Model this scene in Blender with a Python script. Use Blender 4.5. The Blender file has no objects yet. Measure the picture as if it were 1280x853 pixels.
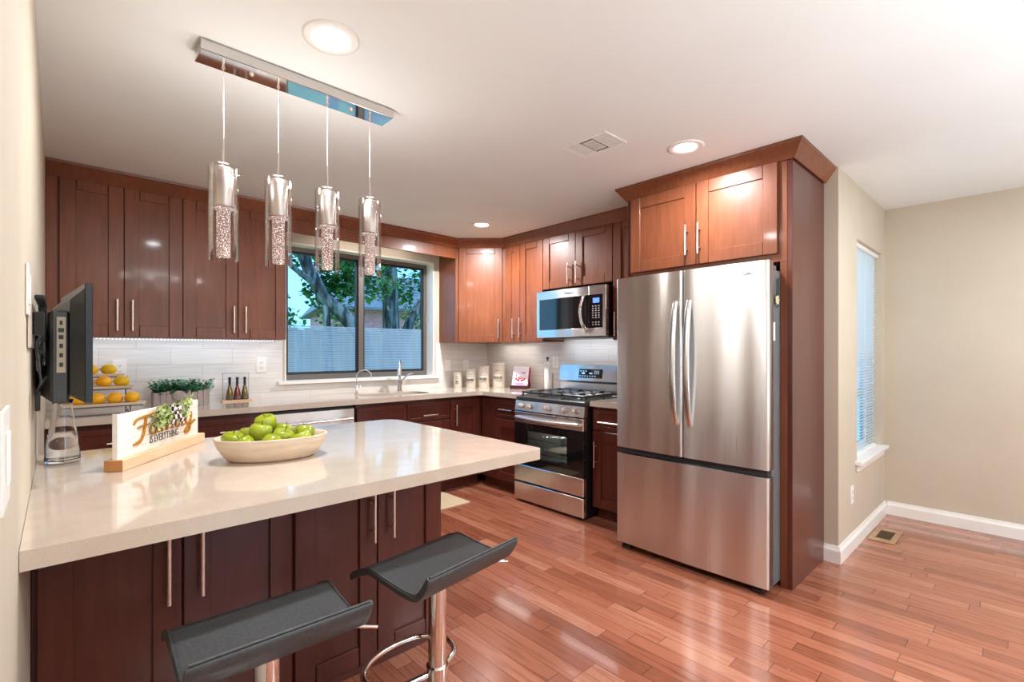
import bpy, math, random
from mathutils import Matrix, Vector
random.seed(7)
PI = math.pi
S = bpy.context.scene
COL = S.collection

# ------------------------------------------------------------------ camera, light, exposure
F_PX, HORIZON, YAW, CAM_Z = 608.6, 440.0, 43.0, 1.30
cam = bpy.data.cameras.new('camera')
cam.sensor_fit = 'HORIZONTAL'; cam.sensor_width = 36.0
cam.lens = 36.0 * F_PX / 1280.0
cam.shift_y = (HORIZON - 426.5) / 1280.0
cam.clip_start = 0.01; cam.clip_end = 200
camo = bpy.data.objects.new('camera', cam); COL.objects.link(camo)
camo.location = (0, 0, CAM_Z); camo.rotation_euler = (PI/2, 0, -math.radians(YAW))
S.camera = camo

EXPOSURE = 0.1
SKY = 2.3
SUN = 5.5
CAN = 30.0        # watts, each recessed can in the kitchen
UP = 47.0
ROOM = 25.0       # watts, each fill light added behind the camera
STRIP = 1.3
S.view_settings.view_transform = 'Standard'
S.view_settings.look = 'None'
S.view_settings.gamma = 1.0
S.view_settings.exposure = EXPOSURE
S.view_settings.use_curve_mapping = False
S.display_settings.display_device = 'sRGB'
S.cycles.use_denoising = True
S.cycles.max_bounces = 14; S.cycles.diffuse_bounces = 6; S.cycles.glossy_bounces = 6
S.cycles.transmission_bounces = 12; S.cycles.transparent_max_bounces = 24
S.cycles.sample_clamp_indirect = 6.0
S.cycles.caustics_reflective = False; S.cycles.caustics_refractive = False

W = bpy.data.worlds.new('sky'); S.world = W; W.use_nodes = True
nt = W.node_tree; nt.nodes.clear()
wo = nt.nodes.new('ShaderNodeOutputWorld'); bg = nt.nodes.new('ShaderNodeBackground')
tc = nt.nodes.new('ShaderNodeTexCoord'); sp = nt.nodes.new('ShaderNodeSeparateXYZ')
cr = nt.nodes.new('ShaderNodeValToRGB')
nt.links.new(tc.outputs['Generated'], sp.inputs[0]); nt.links.new(sp.outputs['Z'], cr.inputs[0])
cr.color_ramp.elements[0].position = 0.0; cr.color_ramp.elements[0].color = (.62, .84, 1.0, 1)
cr.color_ramp.elements[1].position = 0.7; cr.color_ramp.elements[1].color = (.30, .60, 1.0, 1)
nt.links.new(cr.outputs[0], bg.inputs[0]); bg.inputs[1].default_value = SKY
nt.links.new(bg.outputs[0], wo.inputs[0])

def light(name, kind, loc, power, rot=(0, 0, 0), color=(1, 1, 1), **kw):
    l = bpy.data.lights.new(name, kind); l.energy = power; l.color = color
    for k, v in kw.items(): setattr(l, k, v)
    o = bpy.data.objects.new(name, l); COL.objects.link(o); o.location = loc; o.rotation_euler = rot
    return o
light('sun', 'SUN', (0, 0, 10), SUN, rot=(math.radians(38), 0, math.radians(-62)), color=(1, .95, .86), angle=.01)
for i, (x, y) in enumerate([(1.0, -0.6), (3.4, -0.5), (1.2, -2.2), (3.6, -2.2)]):
    light('rear_fill_light', 'AREA', (x, y, 2.42), ROOM, color=(.93, .98, 1), shape='DISK', size=.5)  # added fill lights without fittings, out of view, to brighten the kitchen

for i, (x, y) in enumerate([(1.6, -.95), (3.3, -1.9)]):      # unseen upward fill lights, added to bounce off the ceiling
    light('ceiling_bounce_fill', 'AREA', (x, y, .8), UP, rot=(PI, 0, 0), color=(.80, .95, 1), shape='DISK', size=1.0)

# ------------------------------------------------------------------ materials
def srgb(r, g, b):
    def f(c):
        c /= 255.0
        return c/12.92 if c <= .04045 else ((c+.055)/1.055)**2.4
    return (f(r), f(g), f(b), 1)
def mat(name, col, rough=.5, metal=0.0, coat=0.0, emit=None, estr=0, trans=0, ior=1.45, spec=.5, alpha=1, sheen=0):
    m = bpy.data.materials.new(name); m.use_nodes = True
    b = m.node_tree.nodes['Principled BSDF']
    b.inputs['Base Color'].default_value = col
    b.inputs['Roughness'].default_value = rough
    b.inputs['Metallic'].default_value = metal
    b.inputs['Coat Weight'].default_value = coat
    b.inputs['Coat Roughness'].default_value = .08
    b.inputs['Transmission Weight'].default_value = trans
    b.inputs['IOR'].default_value = ior
    b.inputs['Specular IOR Level'].default_value = spec
    b.inputs['Alpha'].default_value = alpha
    if emit: b.inputs['Emission Color'].default_value = emit; b.inputs['Emission Strength'].default_value = estr
    return m
def N(m, t): return m.node_tree.nodes.new(t)
def L(m, a, b): m.node_tree.links.new(a, b)
def B(m): return m.node_tree.nodes['Principled BSDF']
def coords(m, scale=(1, 1, 1), rnd=False):
    t = N(m, 'ShaderNodeTexCoord'); mp = N(m, 'ShaderNodeMapping'); mp.inputs['Scale'].default_value = scale
    L(m, t.outputs['Object'], mp.inputs['Vector'])
    if rnd:
        oi = N(m, 'ShaderNodeObjectInfo'); mu = N(m, 'ShaderNodeMath'); mu.operation = 'MULTIPLY'; mu.inputs[1].default_value = 37
        L(m, oi.outputs['Random'], mu.inputs[0]); L(m, mu.outputs[0], mp.inputs['Location'])
    return mp.outputs[0]
def noise(m, vec, scale, detail=3, rough=.5):
    n = N(m, 'ShaderNodeTexNoise'); n.inputs['Scale'].default_value = scale
    n.inputs['Detail'].default_value = detail; n.inputs['Roughness'].default_value = rough
    L(m, vec, n.inputs['Vector']); return n.outputs['Fac']
def ramp(m, fac, stops, interp='LINEAR'):
    r = N(m, 'ShaderNodeValToRGB'); r.color_ramp.interpolation = interp
    e = r.color_ramp.elements
    while len(e) < len(stops): e.new(.5)
    for k, (p, c) in enumerate(stops): e[k].position = p; e[k].color = c
    L(m, fac, r.inputs[0]); return r.outputs[0]
def bump(m, fac, strength, dist=.001):
    b = N(m, 'ShaderNodeBump'); b.inputs['Strength'].default_value = strength; b.inputs['Distance'].default_value = dist
    L(m, fac, b.inputs['Height']); L(m, b.outputs[0], B(m).inputs['Normal'])
def mottled(name, c1, c2, scale=(1, 1, 1), ns=5, detail=4, lo=.35, hi=.65, rnd=True, bmp=0, **kw):
    m = mat(name, c1, **kw); v = coords(m, scale, rnd); n = noise(m, v, ns, detail)
    L(m, ramp(m, n, [(lo, c1), (hi, c2)]), B(m).inputs['Base Color'])
    if bmp: bump(m, n, bmp)
    return m
def wood_mat(name, c1, c2, c3, stretch=(14, 14, 1.2), rough=.3, coat=.25, blotch=2.2):
    m = mat(name, c1, rough=rough, coat=coat)
    v = coords(m, stretch, True); n1 = noise(m, v, 3.0, 6, .6)
    v2 = coords(m, (1, 1, .6), True); n2 = noise(m, v2, blotch, 3)
    a = N(m, 'ShaderNodeMath'); a.operation = 'MULTIPLY_ADD'; L(m, n1, a.inputs[0]); a.inputs[1].default_value = .45; 
    b = N(m, 'ShaderNodeMath'); b.operation = 'MULTIPLY'; L(m, n2, b.inputs[0]); b.inputs[1].default_value = .55
    L(m, b.outputs[0], a.inputs[2])
    L(m, ramp(m, a.outputs[0], [(.33, c1), (.5, c2), (.67, c3)]), B(m).inputs['Base Color'])
    bump(m, n1, .05)
    return m
M = {}
M['paint'] = mottled('beige_paint', srgb(198, 186, 168), srgb(202, 190, 172), ns=3, rough=.75, rnd=False)
M['ceil'] = mottled('ceiling_paint', srgb(229, 231, 230), srgb(232, 234, 233), ns=2, rough=.9, rnd=False)
M['white'] = mottled('white_trim', srgb(236, 233, 228), srgb(240, 238, 234), ns=6, rough=.35)
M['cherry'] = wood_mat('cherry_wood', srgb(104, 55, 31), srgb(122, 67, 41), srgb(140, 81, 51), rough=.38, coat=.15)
M['cherry_shaded'] = wood_mat('cherry_wood_shaded', srgb(74, 33, 26), srgb(86, 40, 31), srgb(100, 49, 36))  # same cherry wood, with the shade on the low cabinets put into the colour
M['dark'] = mat('dark_gap', srgb(30, 16, 12), rough=.7)
M['nickel'] = mat('brushed_nickel', (.84, .75, .68, 1), rough=.28, metal=1)
M['chrome'] = mat('chrome', (.86, .85, .84, 1), rough=.05, metal=1)
M['plastic_black'] = mat('black_plastic', (.012, .012, .013, 1), rough=.28)
M['plastic_gray'] = mottled('charcoal_plastic', (.04, .039, .038, 1), (.05, .049, .047, 1), ns=90, rough=.38)
M['iron'] = mat('cast_iron', (.10, .10, .105, 1), rough=.3, metal=.5)
M['black_glass'] = mat('black_glass', (.006, .007, .008, 1), rough=.04, coat=.6)
M['leather'] = mottled('black_leather', (.042, .044, .046, 1), (.062, .064, .067, 1), ns=160, rough=.42, bmp=.25)
def steel(name, col, rough=.24, stretch=(3, 400, 3), wave=0.0, an=0.0):
    m = mat(name, col, rough=rough, metal=1)
    if an:
        tg = N(m, 'ShaderNodeTangent'); tg.direction_type = 'RADIAL'; tg.axis = 'Z'
        L(m, tg.outputs[0], B(m).inputs['Tangent']); B(m).inputs['Anisotropic'].default_value = an; B(m).inputs['Anisotropic Rotation'].default_value = .25
    v = coords(m, stretch); n = noise(m, v, 1.0, 3)
    r = N(m, 'ShaderNodeMapRange'); r.inputs['To Min'].default_value = rough-.05; r.inputs['To Max'].default_value = rough+.07
    L(m, n, r.inputs['Value']); L(m, r.outputs[0], B(m).inputs['Roughness'])
    if wave:
        v2 = coords(m, (2.2, 2.2, .32)); n2 = noise(m, v2, 1.5, 1)
        b1 = N(m, 'ShaderNodeBump'); b1.inputs['Strength'].default_value = wave; b1.inputs['Distance'].default_value = .03
        L(m, n2, b1.inputs['Height']); L(m, b1.outputs[0], B(m).inputs['Normal'])
    return m
M['steel'] = steel('stainless_steel', (.74, .73, .72, 1), .22, (3, 3, 300), .5, .85)
M['steel_fridge'] = steel('stainless_fridge', (.80, .79, .78, 1), .29, (250, 250, 3), 1.8, .85)
M['steel_side'] = mat('grey_painted_metal', srgb(120, 124, 128), rough=.4, metal=.3)
# quartz
def quartz():
    m = mat('quartz', srgb(222, 208, 194), rough=.07, coat=.3)
    v = coords(m); n = noise(m, v, 420, 2, .6); n2 = noise(m, v, 12, 3)
    mx = N(m, 'ShaderNodeMix'); mx.data_type = 'RGBA'
    c1 = ramp(m, n, [(.26, srgb(164, 144, 124)), (.33, srgb(208, 195, 181)), (.76, srgb(214, 202, 190)), (.84, srgb(232, 225, 216))])
    c2 = ramp(m, n2, [(.35, srgb(232, 222, 212)), (.65, srgb(246, 240, 234))])
    mx.blend_type = 'MULTIPLY'; mx.inputs[0].default_value = .5
    L(m, c1, mx.inputs[6]); L(m, c2, mx.inputs[7]); L(m, mx.outputs[2], B(m).inputs['Base Color'])
    return m
M['quartz'] = quartz()
def floor_mat():
    m = mat('red_oak_planks', srgb(180, 100, 70), rough=.18, coat=.6)
    t = N(m, 'ShaderNodeTexCoord'); mp = N(m, 'ShaderNodeMapping'); mp.inputs['Rotation'].default_value = (0, 0, PI/2)
    L(m, t.outputs['Object'], mp.inputs['Vector'])
    # random stagger per plank row
    sx = N(m, 'ShaderNodeSeparateXYZ'); L(m, mp.outputs[0], sx.inputs[0])
    rw = N(m, 'ShaderNodeMath'); rw.operation = 'DIVIDE'; L(m, sx.outputs['Y'], rw.inputs[0]); rw.inputs[1].default_value = .078
    fl = N(m, 'ShaderNodeMath'); fl.operation = 'FLOOR'; L(m, rw.outputs[0], fl.inputs[0])
    wn = N(m, 'ShaderNodeTexWhiteNoise'); wn.noise_dimensions = '1D'; L(m, fl.outputs[0], wn.inputs['W'])
    ad = N(m, 'ShaderNodeMath'); ad.operation = 'MULTIPLY_ADD'; L(m, wn.outputs['Value'], ad.inputs[0]); ad.inputs[1].default_value = 3.0; L(m, sx.outputs['X'], ad.inputs[2])
    cb = N(m, 'ShaderNodeCombineXYZ'); L(m, ad.outputs[0], cb.inputs[0]); L(m, sx.outputs['Y'], cb.inputs[1])
    br = N(m, 'ShaderNodeTexBrick'); br.offset = 0.0; br.squash = 1
    br.inputs['Scale'].default_value = 1; br.inputs['Brick Width'].default_value = .62; br.inputs['Row Height'].default_value = .078
    br.inputs['Mortar Size'].default_value = .0012; br.inputs['Mortar Smooth'].default_value = .3; br.inputs['Bias'].default_value = 0
    br.inputs['Color1'].default_value = (0, 0, 0, 1); br.inputs['Color2'].default_value = (1, 1, 1, 1); br.inputs['Mortar'].default_value = (.5, .5, .5, 1)
    L(m, cb.outputs[0], br.inputs['Vector'])
    base = ramp(m, br.outputs['Color'], [(0, srgb(138, 79, 57)), (.35, srgb(160, 95, 71)), (.7, srgb(170, 105, 80)), (1, srgb(184, 122, 96))])
    # grain along the plank
    gm = N(m, 'ShaderNodeMapping'); gm.inputs['Scale'].default_value = (1.6, 26, 1); L(m, cb.outputs[0], gm.inputs['Vector'])
    off = N(m, 'ShaderNodeVectorMath'); off.operation = 'ADD'; L(m, gm.outputs[0], off.inputs[0])
    sc = N(m, 'ShaderNodeVectorMath'); sc.operation = 'SCALE'; sc.inputs['Scale'].default_value = 13; L(m, br.outputs['Color'], sc.inputs[0]); L(m, sc.outputs[0], off.inputs[1])
    g = noise(m, off.outputs[0], 2.2, 8, .65)
    gr = ramp(m, g, [(.36, srgb(206, 184, 174)), (.5, (1, 1, 1, 1)), (.62, (1, 1, 1, 1)), (.72, srgb(222, 205, 196))])
    mx = N(m, 'ShaderNodeMix'); mx.data_type = 'RGBA'; mx.blend_type = 'MULTIPLY'; mx.inputs[0].default_value = .8
    L(m, base, mx.inputs[6]); L(m, gr, mx.inputs[7])
    m2 = N(m, 'ShaderNodeMix'); m2.data_type = 'RGBA'; L(m, br.outputs['Fac'], m2.inputs[0]); L(m, mx.outputs[2], m2.inputs[6]); m2.inputs[7].default_value = srgb(70, 32, 20)
    L(m, m2.outputs[2], B(m).inputs['Base Color'])
    iv = N(m, 'ShaderNodeMath'); iv.operation = 'MULTIPLY_ADD'; L(m, br.outputs['Fac'], iv.inputs[0]); iv.inputs[1].default_value = -1; 
    g2 = N(m, 'ShaderNodeMath'); g2.operation = 'MULTIPLY'; L(m, g, g2.inputs[0]); g2.inputs[1].default_value = .12; L(m, g2.outputs[0], iv.inputs[2])
    bump(m, iv.outputs[0], .35, .0015)
    return m
M['floor'] = floor_mat()
def tile_mat(axis):
    m = mat('tile_'+axis, srgb(226, 222, 218), rough=.12, coat=.2)
    t = N(m, 'ShaderNodeTexCoord'); sx = N(m, 'ShaderNodeSeparateXYZ'); L(m, t.outputs['Object'], sx.inputs[0])
    cb = N(m, 'ShaderNodeCombineXYZ'); L(m, sx.outputs['X' if axis == 'x' else 'Y'], cb.inputs[0])
    ad = N(m, 'ShaderNodeMath'); ad.operation = 'ADD'; L(m, sx.outputs['Z'], ad.inputs[0]); ad.inputs[1].default_value = -.92+.19; L(m, ad.outputs[0], cb.inputs[1])
    br = N(m, 'ShaderNodeTexBrick'); br.offset = .5
    br.inputs['Scale'].default_value = 1; br.inputs['Brick Width'].default_value = .40; br.inputs['Row Height'].default_value = .119
    br.inputs['Mortar Size'].default_value = .0015; br.inputs['Mortar Smooth'].default_value = .2
    br.inputs['Color1'].default_value = srgb(222, 218, 214); br.inputs['Color2'].default_value = srgb(230, 226, 222); br.inputs['Mortar'].default_value = srgb(196, 190, 184)
    L(m, cb.outputs[0], br.inputs['Vector'])
    mp = N(m, 'ShaderNodeMapping'); mp.inputs['Scale'].default_value = (3, 60, 1); L(m, cb.outputs[0], mp.inputs[0])
    n = noise(m, mp.outputs[0], 1.2, 3)
    mx = N(m, 'ShaderNodeMix'); mx.data_type = 'RGBA'; mx.blend_type = 'MULTIPLY'; mx.inputs[0].default_value = .5
    L(m, br.outputs['Color'], mx.inputs[6]); L(m, ramp(m, n, [(.35, srgb(228, 224, 220)), (.65, (1, 1, 1, 1))]), mx.inputs[7])
    L(m, mx.outputs[2], B(m).inputs['Base Color'])
    iv = N(m, 'ShaderNodeMath'); iv.operation = 'SUBTRACT'; iv.inputs[0].default_value = 1; L(m, br.outputs['Fac'], iv.inputs[1])
    bump(m, iv.outputs[0], .4, .001)
    return m
M['tile_x'] = tile_mat('x'); M['tile_y'] = tile_mat('y')
def thin_glass(name, tint, refl=.08, rough=0.0):
    m = bpy.data.materials.new(name); m.use_nodes = True; t = m.node_tree; t.nodes.clear()
    o = t.nodes.new('ShaderNodeOutputMaterial'); mx = t.nodes.new('ShaderNodeMixShader')
    tr = t.nodes.new('ShaderNodeBsdfTransparent'); gl = t.nodes.new('ShaderNodeBsdfGlossy')
    fr = t.nodes.new('ShaderNodeLayerWeight'); fr.inputs['Blend'].default_value = refl
    tr.inputs[0].default_value = tint; gl.inputs['Roughness'].default_value = rough
    mu = t.nodes.new('ShaderNodeMath'); mu.operation = 'MULTIPLY'; mu.inputs[1].default_value = .45
    t.links.new(fr.outputs['Fresnel'], mu.inputs[0]); t.links.new(mu.outputs[0], mx.inputs[0]); t.links.new(tr.outputs[0], mx.inputs[1]); t.links.new(gl.outputs[0], mx.inputs[2])
    t.links.new(mx.outputs[0], o.inputs[0]); return m
M['pane'] = thin_glass('window_glass', (.60, .85, 1.0, 1), .05)
M['pane_clear'] = thin_glass('door_glass', (.95, .98, 1.0, 1), .05)
M['glass_tube'] = thin_glass('shade_glass', (.985, .98, .975, 1), .3)
M['taupe'] = mat('satin_taupe_metal', (.50, .44, .41, 1), rough=.38, metal=1)
M['acrylic'] = thin_glass('clear_acrylic', (.97, .98, .99, 1), .2)
M['glass'] = mat('clear_glass', (1, 1, 1, 1), rough=0, trans=1, ior=1.45)
M['water'] = mat('water', (.97, .99, 1, 1), rough=0, trans=1, ior=1.33)
M['win_frame'] = mat('bronze_aluminium', srgb(112, 106, 100), rough=.4, metal=.4)
def film_mat():
    m = bpy.data.materials.new('privacy_film'); m.use_nodes = True; t = m.node_tree; t.nodes.clear()
    o = t.nodes.new('ShaderNodeOutputMaterial'); mx = t.nodes.new('ShaderNodeMixShader'); mx.inputs[0].default_value = .62
    tr = t.nodes.new('ShaderNodeBsdfTransparent'); m2 = t.nodes.new('ShaderNodeMixShader'); m2.inputs[0].default_value = .45
    tl = t.nodes.new('ShaderNodeBsdfTranslucent'); df = t.nodes.new('ShaderNodeBsdfDiffuse')
    tl.inputs[0].default_value = (.45, .66, .82, 1); df.inputs[0].default_value = (.5, .62, .72, 1); tr.inputs[0].default_value = (.8, .92, 1, 1)
    t.links.new(tl.outputs[0], m2.inputs[1]); t.links.new(df.outputs[0], m2.inputs[2])
    t.links.new(tr.outputs[0], mx.inputs[1]); t.links.new(m2.outputs[0], mx.inputs[2]); t.links.new(mx.outputs[0], o.inputs[0])
    return m
M['film'] = film_mat()
def blind_mat():
    m = bpy.data.materials.new('blind_slat'); m.use_nodes = True; t = m.node_tree; t.nodes.clear()
    o = t.nodes.new('ShaderNodeOutputMaterial'); mx = t.nodes.new('ShaderNodeMixShader'); mx.inputs[0].default_value = .5
    tl = t.nodes.new('ShaderNodeBsdfTranslucent'); df = t.nodes.new('ShaderNodeBsdfDiffuse')
    tl.inputs[0].default_value = (.9, .96, 1.0, 1); df.inputs[0].default_value = (.9, .93, .95, 1)
    t.links.new(tl.outputs[0], mx.inputs[1]); t.links.new(df.outputs[0], mx.inputs[2]); t.links.new(mx.outputs[0], o.inputs[0]); return m
M['blind'] = blind_mat()
def bubble_mat():
    m = mat('seeded_glass', (.95, .82, .78, 1), rough=.15, coat=.5)
    v = coords(m, (1, 1, 1)); vo = N(m, 'ShaderNodeTexVoronoi'); vo.inputs['Scale'].default_value = 210; L(m, v, vo.inputs['Vector'])
    c = ramp(m, vo.outputs['Distance'], [(.18, srgb(255, 252, 250)), (.30, srgb(206, 182, 176)), (.45, srgb(120, 98, 92))])
    L(m, c, B(m).inputs['Base Color']); L(m, c, B(m).inputs['Emission Color']); B(m).inputs['Emission Strength'].default_value = 1.0
    return m
M['bubble'] = bubble_mat()
M['lamp'] = mat('lamp_glow', (1, 1, 1, 1), emit=(1, .98, .95, 1), estr=9)
M['led'] = mat('led_glow', (1, 1, 1, 1), emit=(.85, .92, 1, 1), estr=12)
M['blue_led'] = mat('blue_display', (.02, .05, .4, 1), emit=(.1, .25, 1, 1), estr=1.6)
M['cyan_led'] = mat('cyan_marks', (.5, .6, .7, 1), emit=(.5, .75, .9, 1), estr=.7)
M['ink'] = mat('grey_print', srgb(85, 82, 80), rough=.6)
M['ceramic'] = mottled('cream_ceramic', srgb(214, 202, 186), srgb(222, 210, 194), ns=8, rough=.3)
M['paper'] = mottled('white_paper', srgb(240, 232, 226), srgb(246, 240, 236), ns=60, rough=.85, bmp=.2)
M['bowlwood'] = wood_mat('pale_carved_wood', srgb(190, 166, 142), srgb(210, 190, 168), srgb(222, 206, 186), stretch=(3, 5, 22), rough=.5, coat=.0)
M['palewood'] = wood_mat('pale_pine', srgb(206, 168, 128), srgb(222, 190, 152), srgb(232, 206, 172), stretch=(2, 20, 20), rough=.6, coat=0)
M['endwood'] = wood_mat('pine_end', srgb(176, 116, 64), srgb(190, 130, 76), srgb(200, 142, 88), stretch=(8, 8, 8), rough=.6, coat=0)
M['whitewash'] = wood_mat('whitewashed_board', srgb(232, 218, 204), srgb(242, 232, 222), srgb(248, 242, 234), stretch=(2, 20, 20), rough=.6, coat=0)
M['greywood'] = wood_mat('grey_weathered_wood', srgb(138, 128, 124), srgb(164, 152, 148), srgb(188, 176, 170), stretch=(16, 16, 2), rough=.8, coat=0)
M['gold'] = mat('gold_letters', srgb(176, 118, 36), rough=.4)
M['leaf'] = mottled('green_leaf', srgb(28, 86, 56), srgb(92, 158, 118), ns=14, rough=.5)
M['leaf2'] = mottled('pale_green_leaf', srgb(110, 140, 50), srgb(206, 214, 150), ns=16, rough=.5)
M['check_w'] = mat('white_cloth', srgb(232, 222, 212), rough=.8)
def check_mat():
    m = mat('buffalo_check', srgb(230, 220, 210), rough=.85); v = coords(m)
    c = N(m, 'ShaderNodeTexChecker'); c.inputs['Scale'].default_value = 62; L(m, v, c.inputs['Vector'])
    c.inputs['Color1'].default_value = srgb(30, 24, 24); c.inputs['Color2'].default_value = srgb(226, 212, 204)
    L(m, c.outputs[0], B(m).inputs['Base Color']); return m
M['check'] = check_mat()
M['apple'] = mottled('green_apple_skin', srgb(128, 142, 18), srgb(160, 172, 44), ns=9, rough=.22, coat=.4)
M['stem'] = mat('brown_stem', srgb(80, 58, 30), rough=.8)
M['citrus'] = mottled('orange_peel', srgb(232, 160, 12), srgb(244, 186, 30), ns=22, rough=.35, bmp=.15)
M['citrus2'] = mottled('yellow_peel', srgb(214, 176, 14), srgb(240, 196, 30), ns=10, rough=.35, bmp=.15)
M['mat_cloth'] = mottled('tan_mat', srgb(200, 176, 142), srgb(212, 190, 158), ns=70, rough=.9, bmp=.3)
M['brass_wood'] = mottled('tan_register', srgb(166, 132, 100), srgb(180, 146, 114), ns=12, rough=.5)
M['reg_dark'] = mat('register_grille', srgb(84, 66, 46), rough=.6)
M['bark'] = mottled('tree_bark', srgb(58, 48, 46), srgb(140, 128, 122), scale=(6, 6, 1), ns=2.5, rough=.9, bmp=.6, lo=.4, hi=.6)
M['tleaf'] = mottled('tree_leaf', srgb(40, 92, 40), srgb(120, 160, 80), ns=2, rough=.6)
M['grass'] = mottled('lawn_grass', srgb(110, 140, 60), srgb(170, 190, 110), ns=6, rough=.95, rnd=False)
M['fence'] = mottled('pinkish_fence', srgb(176, 138, 120), srgb(206, 172, 156), scale=(6, 6, .6), ns=2, rough=.8)
M['brickwall'] = mottled('pale_brick', srgb(240, 138, 140), srgb(248, 168, 168), ns=9, rough=.9)
M['shingle'] = mottled('grey_shingle', srgb(96, 90, 94), srgb(124, 118, 122), ns=11, rough=.9)
M['red'] = mat('red_print', srgb(190, 26, 44), rough=.4)
M['pink'] = mat('pink_print', srgb(214, 140, 190), rough=.4)
M['cover'] = mottled('book_cover', srgb(236, 226, 240), srgb(246, 240, 248), ns=12, rough=.35)
M['oil_y'] = mat('yellow_oil', srgb(104, 84, 8), rough=.1, coat=.6)
M['oil_r'] = mat('red_oil', srgb(120, 28, 18), rough=.1, coat=.6)
M['cork'] = mat('dark_cap', srgb(34, 40, 52), rough=.4)
M['port_panel'] = mat('beige_port_panel', srgb(172, 158, 138), rough=.5)
M['cream_metal'] = mat('cream_flower', srgb(214, 204, 170), rough=.4)

# ------------------------------------------------------------------ mesh builder
class MB:
    def __init__(s): s.v = []; s.f = []; s.m = []; s.sm = []; s.mats = []; s.cur = 0; s.M = Matrix()
    def use(s, m):
        if m not in s.mats: s.mats.append(m)
        s.cur = s.mats.index(m); return s
    def add(s, vs, fs, smooth=False):
        b = len(s.v)
        s.v += [tuple(s.M @ Vector(v)) for v in vs]
        for f in fs: s.f.append([b+i for i in f]); s.m.append(s.cur); s.sm.append(smooth)
        return s
    def box(s, x0, x1, y0, y1, z0, z1, b=.002):
        if x0 > x1: x0, x1 = x1, x0
        if y0 > y1: y0, y1 = y1, y0
        if z0 > z1: z0, z1 = z1, z0
        c = ((x0+x1)/2, (y0+y1)/2, (z0+z1)/2); h = ((x1-x0)/2, (y1-y0)/2, (z1-z0)/2)
        b = min(b, *(q*.45 for q in h))
        idx = {}; vs = []
        for sx in (-1, 1):
            for sy in (-1, 1):
                for sz in (-1, 1):
                    for a in range(3):
                        p = [sx*(h[0]-(b if a != 0 else 0)), sy*(h[1]-(b if a != 1 else 0)), sz*(h[2]-(b if a != 2 else 0))]
                        idx[(sx, sy, sz, a)] = len(vs); vs.append([c[k]+p[k] for k in range(3)])
        fs = []
        for a in range(3):
            o = [k for k in range(3) if k != a]
            for sg in (-1, 1):
                q = []
                for (u, w) in ((-1, -1), (1, -1), (1, 1), (-1, 1)):
                    k = [0, 0, 0]; k[a] = sg; k[o[0]] = u; k[o[1]] = w; q.append(idx[(*k, a)])
                fs.append(q)
        for a in range(3):      # edges parallel to axis a
            o = [k for k in range(3) if k != a]
            for u in (-1, 1):
                for w in (-1, 1):
                    def g(sa, fa):
                        k = [0, 0, 0]; k[a] = sa; k[o[0]] = u; k[o[1]] = w; return idx[(*k, fa)]
                    fs.append([g(-1, o[0]), g(1, o[0]), g(1, o[1]), g(-1, o[1])])
        for sx in (-1, 1):
            for sy in (-1, 1):
                for sz in (-1, 1): fs.append([idx[(sx, sy, sz, a)] for a in range(3)])
        out = []
        for f in fs:
            p = [Vector(vs[i]) for i in f]; n = (p[1]-p[0]).cross(p[2]-p[0]); ce = sum(p, Vector())/len(p)
            out.append(f if n.dot(ce-Vector(c)) > 0 else f[::-1])
        return s.add(vs, out)
    def rings(s, rs, closed=True, cap=True, smooth=True):
        n = len(rs[0]); vs = [v for r in rs for v in r]; fs = []
        for i in range(len(rs)-1):
            for j in range(n if closed else n-1):
                k = (j+1) % n; fs.append([i*n+j, i*n+k, (i+1)*n+k, (i+1)*n+j])
        s.add(vs, fs, smooth)
        if cap:
            s.add(rs[0], [list(range(n))[::-1]]); s.add(rs[-1], [list(range(n))])
        return s
    def cyl(s, p0, p1, r, r2=None, n=20, cap=True):
        p0 = Vector(p0); p1 = Vector(p1); d = (p1-p0).normalized(); a = d.orthogonal().normalized(); b = d.cross(a)
        r2 = r if r2 is None else r2
        def rg(p, q): return [p+a*math.cos(t*2*PI/n)*q+b*math.sin(t*2*PI/n)*q for t in range(n)]
        return s.rings([rg(p0, r), rg(p1, r2)], cap=cap)
    def tube(s, pts, r, n=8, closed=False, rr=None):
        P = [Vector(p) for p in pts]; K = len(P); rs = []; a = None
        for i in range(K):
            d = ((P[(i+1) % K]-P[i-1]) if closed else (P[min(i+1, K-1)]-P[max(i-1, 0)])).normalized()
            a = d.orthogonal().normalized() if a is None else (a-d*a.dot(d)).normalized()
            b = d.cross(a); q = rr[i] if rr else r
            rs.append([P[i]+a*math.cos(t*2*PI/n)*q+b*math.sin(t*2*PI/n)*q for t in range(n)])
        if closed: rs.append(rs[0])
        return s.rings(rs, cap=not closed)
    def lathe(s, prof, c=(0, 0, 0), n=32, cap=False, sx=1, sy=1):
        rs = [[(c[0]+r*math.cos(t*2*PI/n)*sx, c[1]+r*math.sin(t*2*PI/n)*sy, c[2]+z) for t in range(n)] for r, z in prof]
        return s.rings(rs, cap=cap)
    def prism(s, poly, z0, z1, smooth=False):
        n = len(poly); vs = [(x, y, z0) for x, y in poly]+[(x, y, z1) for x, y in poly]
        ar = sum(poly[i][0]*poly[(i+1) % n][1]-poly[(i+1) % n][0]*poly[i][1] for i in range(n))
        fs = [list(range(n))[::-1], list(range(n, 2*n))]
        if ar < 0: fs = [f[::-1] for f in fs]
        s.add(vs, fs)
        side = [[i, (i+1) % n, n+(i+1) % n, n+i] for i in range(n)]
        if ar < 0: side = [f[::-1] for f in side]
        return s.add(vs, side, smooth)
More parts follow.
